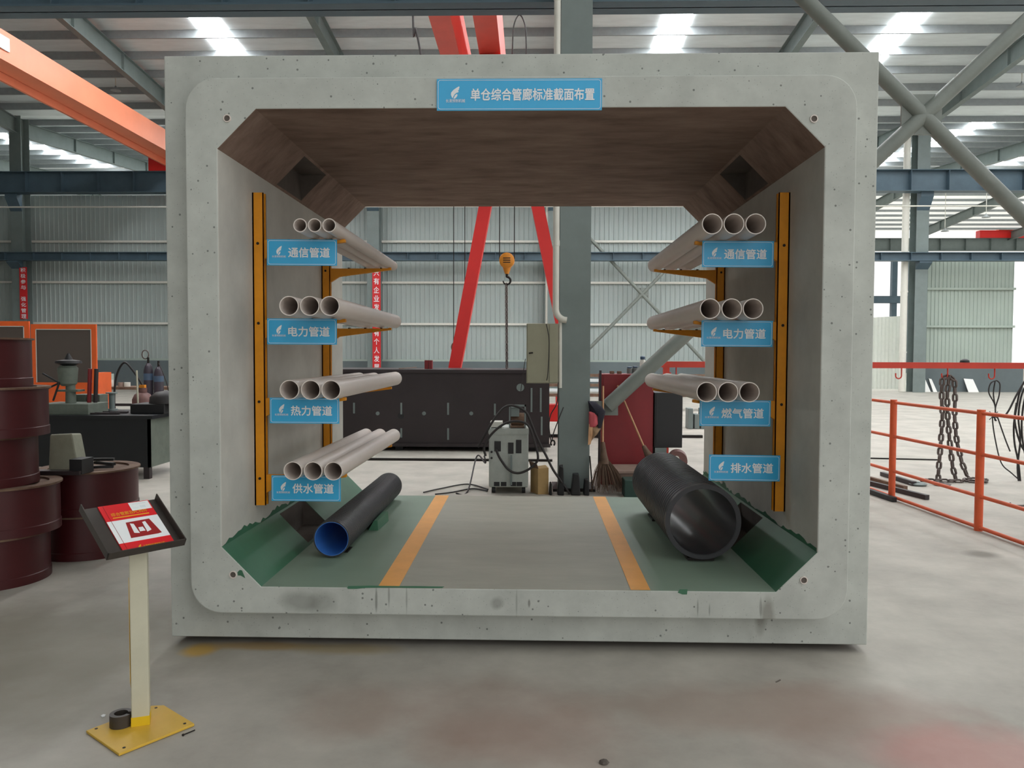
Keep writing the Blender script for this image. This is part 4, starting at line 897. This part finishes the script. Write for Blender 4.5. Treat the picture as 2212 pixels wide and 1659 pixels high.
cable([V(wx0 - .02, wy + .2, .012), fl(1010, 1048) + V(0, 0, .012), fl(950, 1058) + V(0, 0, .012), fl(915, 1066) + V(0, 0, .012)], .008, 'thin cable on the floor left of the welding machine, the upper of two')
cable([V(wx0 - .02, wy + .1, .012), fl(1020, 1058) + V(0, 0, .012), fl(975, 1066) + V(0, 0, .012), fl(940, 1070) + V(0, 0, .012)], .008, 'thin cable on the floor left of the welding machine, the lower of two')
t = thing('carton', 'dirty open carton between the welding machine and the near column', 'box', (at(1164, 1040, 4.5).x, 4.5, 0))
a, b2 = at(1146, 1040, 4.45), at(1185, 1012, 4.45); mid = at(1162, 1040, 4.45)
MB().hexa([V(mid.x, 4.42, 0), V(b2.x, 4.45, 0), V(b2.x - .03, 4.65, 0), V(a.x, 4.6, 0)], [V(mid.x, 4.42, .28), V(b2.x, 4.45, .285), V(b2.x - .03, 4.65, .29), V(a.x, 4.6, .27)]).build('body', 'card', t)
MB().hexa([V(mid.x, 4.42, .28), V(mid.x + .006, 4.42, .28), V(a.x + .006, 4.6, .27), V(a.x, 4.6, .27)], [V(mid.x - .02, 4.41, .34), V(mid.x - .015, 4.41, .34), V(a.x - .015, 4.6, .34), V(a.x - .02, 4.6, .34)]).build('flap', 'cardside', t)
for k, (px, y0, w2) in enumerate(((1189, 1050, .016), (1211, 1012, .035), (1243, 1030, .05), (1266, 1042, .03))):
    p = at(px, 1040, 4.45); hh_ = max(.06, 1.515 - (y0 - 773) * 8.42 / FPX)
    tag(MB().hexa([V(p.x - w2, 4.38, 0), V(p.x + w2, 4.36, 0), V(p.x + w2, 4.55, 0), V(p.x - w2, 4.57, 0)], [V(p.x - w2 * .5, 4.41, hh_), V(p.x + w2 * .8, 4.39, hh_ * .92), V(p.x + w2 * .7, 4.5, hh_), V(p.x - w2 * .6, 4.52, hh_ * .95)]).build('scrap_block', 'black', bevel=.01), 'black scrap piece on the floor by the near column, %s from the left' % ('first', 'second', 'third', 'fourth')[k], 'scrap', 'black scrap by the column')

# cabinet on the column
t = thing('electrical_cabinet', 'beige electrical cabinet fixed to the left of the near column', 'cabinet', (at(1165, 760, 4.6).x, 4.6, at(1165, 828, 4.6).z))
a, b2 = at(1137, 828, 4.62), at(1206, 699, 4.62)
MB().box(a.x, b2.x, 4.62, 4.92, a.z, b2.z).build('body', 'cabinet', t, bevel=.006)
s1 = at(1186, 760, 4.62).x; MB().box(a.x + .01, s1, 4.605, 4.618, a.z + .01, b2.z - .01).build('door', 'cabinet', t); MB().box(s1 + .005, b2.x - .005, 4.605, 4.618, a.z + .01, b2.z - .01).build('narrow_door', 'cabinet', t)
p = at(1143, 763, 4.6); MB().tube([p, p + V(.04, -.02, .005)], .008, 8).build('handle', 'boltdark', t)
MB().tube([V(at(1210, 690, 4.66).x, 4.66, at(1210, 690, 4.66).z), V(at(1210, 830, 4.66).x, 4.66, at(1210, 838, 4.66).z)], .02, 10).build('conduit', 'pipewhite', t, smooth=50)
MB().tube(bez([at(1180, 700, 4.58), at(1186, 735, 4.58), at(1184, 800, 4.58), at(1181, 822, 4.58)]), .005, 6).build('cable', 'rubber', t)
MB().box(b2.x, .4, 4.72, 4.76, a.z + .1, a.z + .14).build('mounting_arm', 'steelgrey', t); MB().box(b2.x, .4, 4.72, 4.76, b2.z - .14, b2.z - .1).build('mounting_arm', 'steelgrey', t)
cable([at(1135, 775, 4.58), at(1131, 800, 4.58), at(1125, 845, 4.58)], .004, 'thin wire hanging below the beige cabinet on its left')
cable([at(1206, 826, 4.56), at(1203, 870, 4.56), at(1190, 895, 4.56), at(1186, 920, 4.56), at(1190, 952, 4.56)], .006, 'black welding lead hanging left of the near column with clamp', 'rubber')
cable([at(1217, 880, 4.6), at(1207, 905, 4.56), at(1196, 935, 4.56), at(1192, 954, 4.56)], .006, 'second black lead slanting to the same clamp left of the near column', 'rubber')
p = at(1194, 957, 4.55); tag(MB().tube([p + V(.022 * math.cos(a), 0, .03 * math.sin(a)) for a in [math.radians(-60 + i * 30) for i in range(11)]], .009, 8).build('earth_clamp', 'boltdark', smooth=60), 'dark earth clamp dangling on black leads left of the near column', 'clamp')

# hanging clothes right of the column
t = thing('hung_jacket', 'dark jacket with pink and khaki cloth hung at the right of the near column', 'jacket', at(1292, 880, 4.7))
def blob(name, m, pts2, Y, th, seed):
    random.seed(seed); n2 = len(pts2); mb = MB(); c_ = sum((at(x, y, Y) for x, y in pts2), V(0, 0, 0)) / n2
    rg = []
    for k in range(7):
        u_ = -1 + k / 3; s_ = math.sqrt(max(0.02, 1 - u_ * u_))
        rg.append([c_ + (at(x, y, Y) - c_) * s_ + V(0, u_ * th + random.uniform(-.01, .01), random.uniform(-.006, .006)) for x, y in pts2])
    return mb.rings(rg).build(name, m, t, smooth=60)
blob('jacket', 'darkcloth', [(1270, 866), (1285, 868), (1300, 878), (1308, 890), (1304, 905), (1298, 925), (1292, 932), (1291, 900), (1284, 892), (1274, 893)], 4.62, .05, 1)
blob('pink_lining', 'pink', [(1272, 890), (1284, 889), (1292, 900), (1292, 916), (1284, 924), (1272, 924)], 4.60, .04, 2)
blob('khaki_cloth', 'khaki', [(1274, 918), (1290, 920), (1298, 926), (1290, 938), (1282, 946), (1276, 955)], 4.61, .03, 3)
blob('tan_strap', 'tan', [(1272, 915), (1281, 916), (1280, 940), (1276, 960), (1270, 962)], 4.59, .012, 4)
MB().tube([at(1290, 872, 4.66), V(at(1290, 872, 4.66).x, 4.85, at(1290, 872, 4.66).z + .01), V(.72, 4.85, at(1290, 872, 4.66).z + .01)], .008, 6).build('peg', 'boltdark', t)

def cab(name, px0, px1, y0, Y, dp, m, label, z0=0.0, zlo=None):
    a, b2 = at(px0, y0, Y), at(px1, y0, Y); t = thing(name, label, 'cabinet', ((a.x + b2.x) / 2, Y, 0))
    MB().box(a.x, b2.x, Y, Y + dp, z0, a.z).build('body', m, t, bevel=.006); MB().box(a.x + .02, b2.x - .02, Y - .006, Y, z0 + .03, a.z - .02).build('door', m, t); return t
cab('red_cabinet', 1300, 1412, 808, 5.08, .42, 'panelred', 'deep red steel cabinet behind the near column and brooms')
cab('black_cabinet', 1414, 1475, 848, 5.06, .42, 'black', 'blackish grey cabinet right of the deep red one', .44)
a, b2 = at(1415, 970, 5.06), at(1440, 970, 5.06)
tag(MB().box(a.x, b2.x, 5.06, 5.46, 0, .438).build('low_bench', 'steelgrey'), 'low grey stand under the blackish cabinet', 'stand')
p = at(1468, 992, 4.7); t = thing('grinder', 'round pinkish brown machine end behind the wide corrugated pipe', 'machine', (p.x, 4.7, 0)); pz = .33
MB().cyl((p.x - .02, 4.72, pz), (p.x + .02, 4.95, pz), .11, seg=28).build('drum', 'cylbrown', t, smooth=40); MB().cyl((p.x - .03, 4.71, pz + .03), (p.x - .03, 4.72, pz + .03), .03, seg=18).build('disc', 'pipewhite', t); MB().box(p.x - .06, p.x + .06, 4.74, 4.94, 0, pz - .08).build('foot', 'darksteel', t)
for px, py, hh_, lab in ((1388, 800, .28, 'tall silver bottle with blue top on the red cabinet'), (1372, 800, .12, 'short grey fitting on the red cabinet, left of the silver bottle'), (1360, 800, .11, 'small blue capped fitting on the red cabinet')):
    p = at(px, 806, 5.3); z0 = at(1350, 808, 5.08).z; hh_ *= .75; t = thing('bottle', lab, 'bottle', (p.x, 5.3, z0))
    MB().prof((p.x, 5.3, z0 + .001), (0, 0, 1), [(0, 0), (0, .032), (hh_ * .7, .034), (hh_ * .8, .02), (hh_ * .8, 0)], 16, False).build('body', 'steelgrey' if hh_ < .2 else 'pipewhite', t, smooth=40)
    MB().prof((p.x, 5.3, z0 + hh_ * .8), (0, 0, 1), [(0, .028), (hh_ * .15, .03), (hh_ * .2, .01)], 14, False).build('cap', 'cylblue', t, smooth=40)
for k, px in enumerate((1322, 1338)): p = at(px, 806, 5.2); z0 = at(1350, 808, 5.08).z; tag(MB().box(p.x - .024, p.x + .024, 5.18, 5.25, z0, z0 + .03).build('steel_block', 'rust'), 'little rusty block on the red cabinet, %s of two' % ('left', 'right')[k], 'block')
a, b2 = at(1330, 1010, 4.62), at(1398, 1010, 4.62)
t = thing('wooden_crate', 'dusty brown crate with flat lid beside the brooms', 'crate', ((a.x + b2.x) / 2, 4.62, 0))
MB().box(a.x + .02, b2.x, 4.62, 4.95, 0, .21).build('body', 'board', t)
MB().hexa([V(a.x + .02, 4.58, .21), V(b2.x + .02, 4.6, .21), V(b2.x - .05, 5.0, .23), V(a.x - .02, 4.98, .23)], [V(a.x + .02, 4.58, .235), V(b2.x + .02, 4.6, .235), V(b2.x - .05, 5.0, .255), V(a.x - .02, 4.98, .255)]).build('lid', 'board', t)
a, b2 = at(1348, 1040, 4.3), at(1376, 1040, 4.3); tag(MB().box(a.x, b2.x + .2, 4.25, 4.5, 0, .19).build('plastic_crate', 'teal', bevel=.01), 'dark green crate half hidden behind the wide corrugated pipe', 'crate')
def broom(top, neck, bott, Y, spread, label, seed, n2=90, ln=None):
    random.seed(seed); t = thing('broom', label, 'broom', (bott.x, Y, 0))
    MB().tube([top, neck], .011, 10).build('handle', 'wood', t, smooth=60)
    MB().tube([neck + (top - neck).normalized() * .05, neck.lerp(bott, .18), neck.lerp(bott, .4)], lambda k: .022 + .03 * k, 14).build('binding', 'bristle', t, smooth=60)
    mb = MB()
    for _ in range(n2):
        a = random.uniform(0, 6.28); r_ = math.sqrt(random.random()) * spread; s0 = neck.lerp(bott, .25) + V(math.cos(a), math.sin(a) * .6, 0) * r_ * .15
        e = bott + V(math.cos(a) * r_, math.sin(a) * .5 * r_, random.uniform(.0, .1)); e.z = max(e.z, .006)
        mid_ = s0.lerp(e, .5) + V(math.cos(a) * r_ * .05, 0, .02); mb.tube([s0, mid_, e], lambda k: .004 - .002 * k, 4)
    mb.build('bristles', 'bristle', t); return t
tp, nk = at(1303, 834, 4.75), at(1302, 965, 4.6); bt = V(nk.x + .05, 4.46, .02)
broom(tp, nk, bt, 4.46, .2, 'upright twig broom leaning near the column, bristles on the floor', 5, 160)
tp, nk = at(1334, 833, 5.02), at(1394, 972, 4.78); bt = nk + (nk - tp).normalized() * .3; bt.y = 4.7; bt.z = .26
broom(tp, nk, bt, 4.75, .09, 'slanting broom with pale handle leaning on the red cabinet', 9, 70)
p0, p1 = at(1297, 800, 5.0), at(1293, 1060, 5.0); p1.z = .0; tag(MB().bar(p0, p1, .025, .025).build('steel_angle', 'darksteel'), 'thin dark upright steel angle left of the red cabinet', 'steel angle')
p0, p1 = at(1274, 985, 4.62), at(1280, 1055, 4.56); tag(MB().tube([p0, V(p1.x, p1.y, .01)], .008, 6).build('iron_rod', 'boltdark'), 'thin dark rod leaning at the foot of the near column', 'rod')
t = thing('pipe_rack_stack', 'stack of grey steel tubes lying far behind the near column', 'steel tubes', (3, 17, 0))
for k in range(5):
    o = MB().bar((.2, 17 + .1 * k, .42 + .13 * k), (6.2, 17.1 + .1 * k, .42 + .13 * k), .1, .08).build('steel_tube', 'roof' if k % 2 else 'rust', t)
for x_ in (.8, 5.6): MB().box(x_ - .05, x_ + .05, 16.9, 17.6, 0, .37).build('trestle', 'red', t)
for k in range(3): tag(MB().box(*(lambda c_: (c_.x - .05, c_.x + .05, 12.0, 12.3))(at(1492 + 14 * k, 905, 12)), 0 if k < 2 else .001, .42 if k != 1 else .3).build('cast_block', 'steelgrey', bevel=.01), 'grey cast block on the floor far behind the right signs, %s' % ('leftmost', 'middle', 'rightmost')[k], 'block', 'grey cast blocks')

# ------------------------------------------------------------------ right side: rack with chains, railing, bars
ry = 5.55
t = thing('sling_rack', 'long red horizontal rack bar with hooks behind the orange railing', 'rack', (4, ry, 0))
zr1, zr0 = at(2050, 783, ry).z, at(2050, 796, ry).z
MB().box(1.66, 7.6, ry, ry + .08, zr0, zr1).build('bar', 'barred', t)
for x_ in (1.72, 7.5): MB().box(x_ - .035, x_ + .035, ry + .005, ry + .075, .02, zr0).build('post', 'barred', t); MB().box(x_ - .1, x_ + .1, ry - .25, ry + .33, 0, .02).build('foot', 'barred', t)
HK = []
for px in (1951, 2051, 2153, 1462):
    x_ = at(px, 800, ry).x; c_ = V(x_ - .035, ry + .04, zr0 - .09)
    HK.append(V(x_, ry + .04, zr0))
    MB().tube([V(x_, ry + .04, zr0 + .005), V(x_, ry + .04, zr0 - .09)] + [c_ + V(.035 * math.cos(a), 0, -.035 * math.sin(a)) for a in [i * math.pi / 8 for i in range(1, 9)]] + [c_ + V(-.035, 0, .03)], .008, 8).build('hook', 'barred', t, smooth=60)
t = thing('chain_sling', 'heavy steel chain sling hung on the middle rack hook down to the floor', 'chain', (HK[1].x, ry, 0))
cy = ry + .04; P3 = lambda *l: [at(x, y, cy) for x, y in l]
for path in (P3((2050, 812), (2035, 818), (2034, 860), (2036, 900), (2032, 960), (2028, 1010), (2026, 1040)),
             P3((2050, 816), (2046, 850), (2047, 900), (2052, 960), (2058, 1010), (2066, 1040)),
             P3((2050, 812), (2062, 822), (2063, 860), (2062, 900), (2066, 950), (2078, 1000), (2092, 1035))):
    e = path[-1].copy(); path.append(V(e.x, cy - .05, .03))
    links(MB(), path, .115, .07, .0145).build('strand', 'chain', t, smooth=60)
mb = MB(); links(mb, [V(HK[1].x + .2, cy - .15, .02), V(HK[1].x + .32, cy - .25, .02), V(HK[1].x + .45, cy - .1, .02), V(HK[1].x + .25, cy - .05, .03), V(HK[1].x + .1, cy - .18, .02), V(HK[1].x - .35, cy - .12, .02)], .10, .062, .0115)
mb.build('floor_heap', 'chain', t, smooth=60)
for px, lab in ((2022, 'grey lifting clamp on the floor under the chain'), (2075, 'dark lifting clamp on the floor at the right of the chain foot')):
    p = fl(px, 1062); p.y = 5.2; tag(MB().prof((p.x, p.y, .0), (0, 0, 1), [(0, .08), (.02, .1), (.035, .07), (.035, .03), (.02, .03)], 14, True).build('lifting_clamp', 'steelgrey' if px < 2050 else 'chain', smooth=40), lab, 'clamp')
t = thing('wire_rope_sling', 'thin black wire rope sling knotted under the right rack hook', 'rope', (HK[2].x, ry, .5))
for path in (P3((2153, 822), (2140, 828), (2136, 848), (2148, 872), (2150, 890), (2144, 905), (2150, 950), (2163, 1000), (2185, 1022), (2212, 1045)),
             P3((2153, 822), (2160, 830), (2158, 855), (2150, 885), (2158, 910), (2172, 950), (2182, 975)),
             P3((2150, 822), (2146, 850), (2150, 880))):
    MB().tube(bez(path, 6), .008, 6).build('rope', 'rubber', t, smooth=70)
random.seed(5); p = at(2147, 898, cy); mb = MB()
for _ in range(14): d_ = V(random.uniform(-1, 1), random.uniform(-.3, .3), random.uniform(-1, 1)).normalized(); mb.tube([p - d_ * .03, p + d_ * .07], .005, 5)
mb.build('knot', 'rubber', t)
t = thing('wire_rope_bundle', 'bundle of dark wire ropes hanging at the right picture edge', 'rope', (at(2205, 900, ry).x, ry, .1))
for path in (P3((2230, 800), (2212, 826), (2195, 855), (2180, 885), (2168, 902)), P3((2225, 805), (2205, 840), (2196, 880), (2190, 920), (2192, 960), (2200, 1000), (2206, 1064)), P3((2230, 810), (2208, 850), (2200, 900), (2204, 950), (2198, 1010), (2204, 1062)), P3((2235, 805), (2214, 860), (2207, 920), (2214, 980), (2230, 1020)), P3((2196, 870), (2192, 910), (2205, 960), (2225, 990))):
    MB().tube(bez(path, 6), .011, 6).build('rope', 'rubber', t, smooth=70)
MB().tube([V(at(2230, 800, cy).x, cy, zr0 + .01), at(2230, 812, cy)], .012, 6).build('rope_eye', 'rubber', t)
p = at(2088, 781, ry); tag(MB().prof((p.x, ry + .04, zr1), (0, 0, 1), [(0, .055), (.025, .05), (.04, .03), (.045, 0)], 16, False).build('dark_cap', 'black', smooth=40), 'small dark rounded lump on top of the red rack bar', 'cap')
# orange railing running towards the camera
def rxy(px, py): p = fl(px, py); return p
p1, p2 = fl(1926, 1078), fl(2113, 1146); dr = (p2 - p1); st = dr.length; dr.normalize()
rail = thing('railing', 'orange steel railing with round posts running off to the right', 'railing', p1)
for k in range(-1, 4):
    p = p1 + dr * (st * k); MB().cyl(V(p.x, p.y, 0), V(p.x, p.y, 1.05), .034, seg=18).build('post', 'railorange', rail, smooth=40)
e0, e1 = p1 - dr * st * 1.05, p1 + dr * st * 3.05
for z in (1.02, .665, .30, .03): MB().cyl(V(e0.x, e0.y, z), V(e1.x, e1.y, z), .0165, seg=12).build('rail', 'railorange', rail, smooth=40)
for k, (x0_, y0_, x1_, y1_, m_) in enumerate(((1860, 1060, 1932, 1085, 'black'), (1862, 1044, 2003, 1080, 'darksteel'), (1905, 1028, 1975, 1050, 'darksteel'), (1862, 1034, 1956, 1060, 'rust'))):
    a, b2 = fl(x0_, y0_), fl(x1_, y1_); d_ = (b2 - a); zz_ = .026 if k != 1 else .026
    tag(MB().bar(V(a.x, a.y, .027), V(b2.x, b2.y, .027), .05, .05).build('square_tube', m_), ('short black square tube on the floor nearest the box', 'long dark square tube on the floor ending right of the first rail post', 'dark tube on the floor farthest to the back by the railing', 'rusty tube on the floor in the middle of the loose bars')[k], 'steel tube', 'loose steel bars by the railing')
a, b2 = at(1850, 1010, 6.8), at(2028, 1013, 7.4); tag(MB().tube([V(a.x, 7.6, .01), V(b2.x, 7.4, .01)], .012, 6).build('thin_rod', 'boltdark'), 'long thin rod lying on the floor left of the chain', 'rod')
p = fl(2180, 1095); tag(MB().tube([p + V(.3, .05, .01), p + V(0, 0, .01), p + V(.07, .1, .02)], .01, 6).build('bent_rod', 'chain'), 'small bent rod on the floor right of the second rail post', 'rod')
# ------------------------------------------------------------------ control leads hanging under the roof behind the box
t = thing('control_lead', 'black lead looped like an arch beside the red girders above the box', 'cable', at(1122, 34, 11))
MB().tube(bez([at(1106, 190, 11), at(1107, 110, 11), at(1110, 55, 11), at(1122, 32, 11), at(1134, 55, 11), at(1137, 110, 11), at(1136, 190, 11)], 8), .014, 8).build('loop', 'rubber', t, smooth=70)
p = at(1122, 32, 11); MB().tube([p, V(p.x, p.y, zr(p.y) - .05)], .006, 6).build('hanger_wire', 'boltdark', t)
t = thing('control_lead', 'thick black lead hanging left of the red girders above the box', 'cable', at(900, 60, 11))
p = at(892, 38, 11); MB().tube(bez([V(p.x - .02, p.y, zr(p.y) - .05), p, at(897, 60, 11), at(904, 90, 11), at(910, 130, 11), at(914, 190, 11)], 8), .022, 8).build('lead', 'rubber', t, smooth=70)
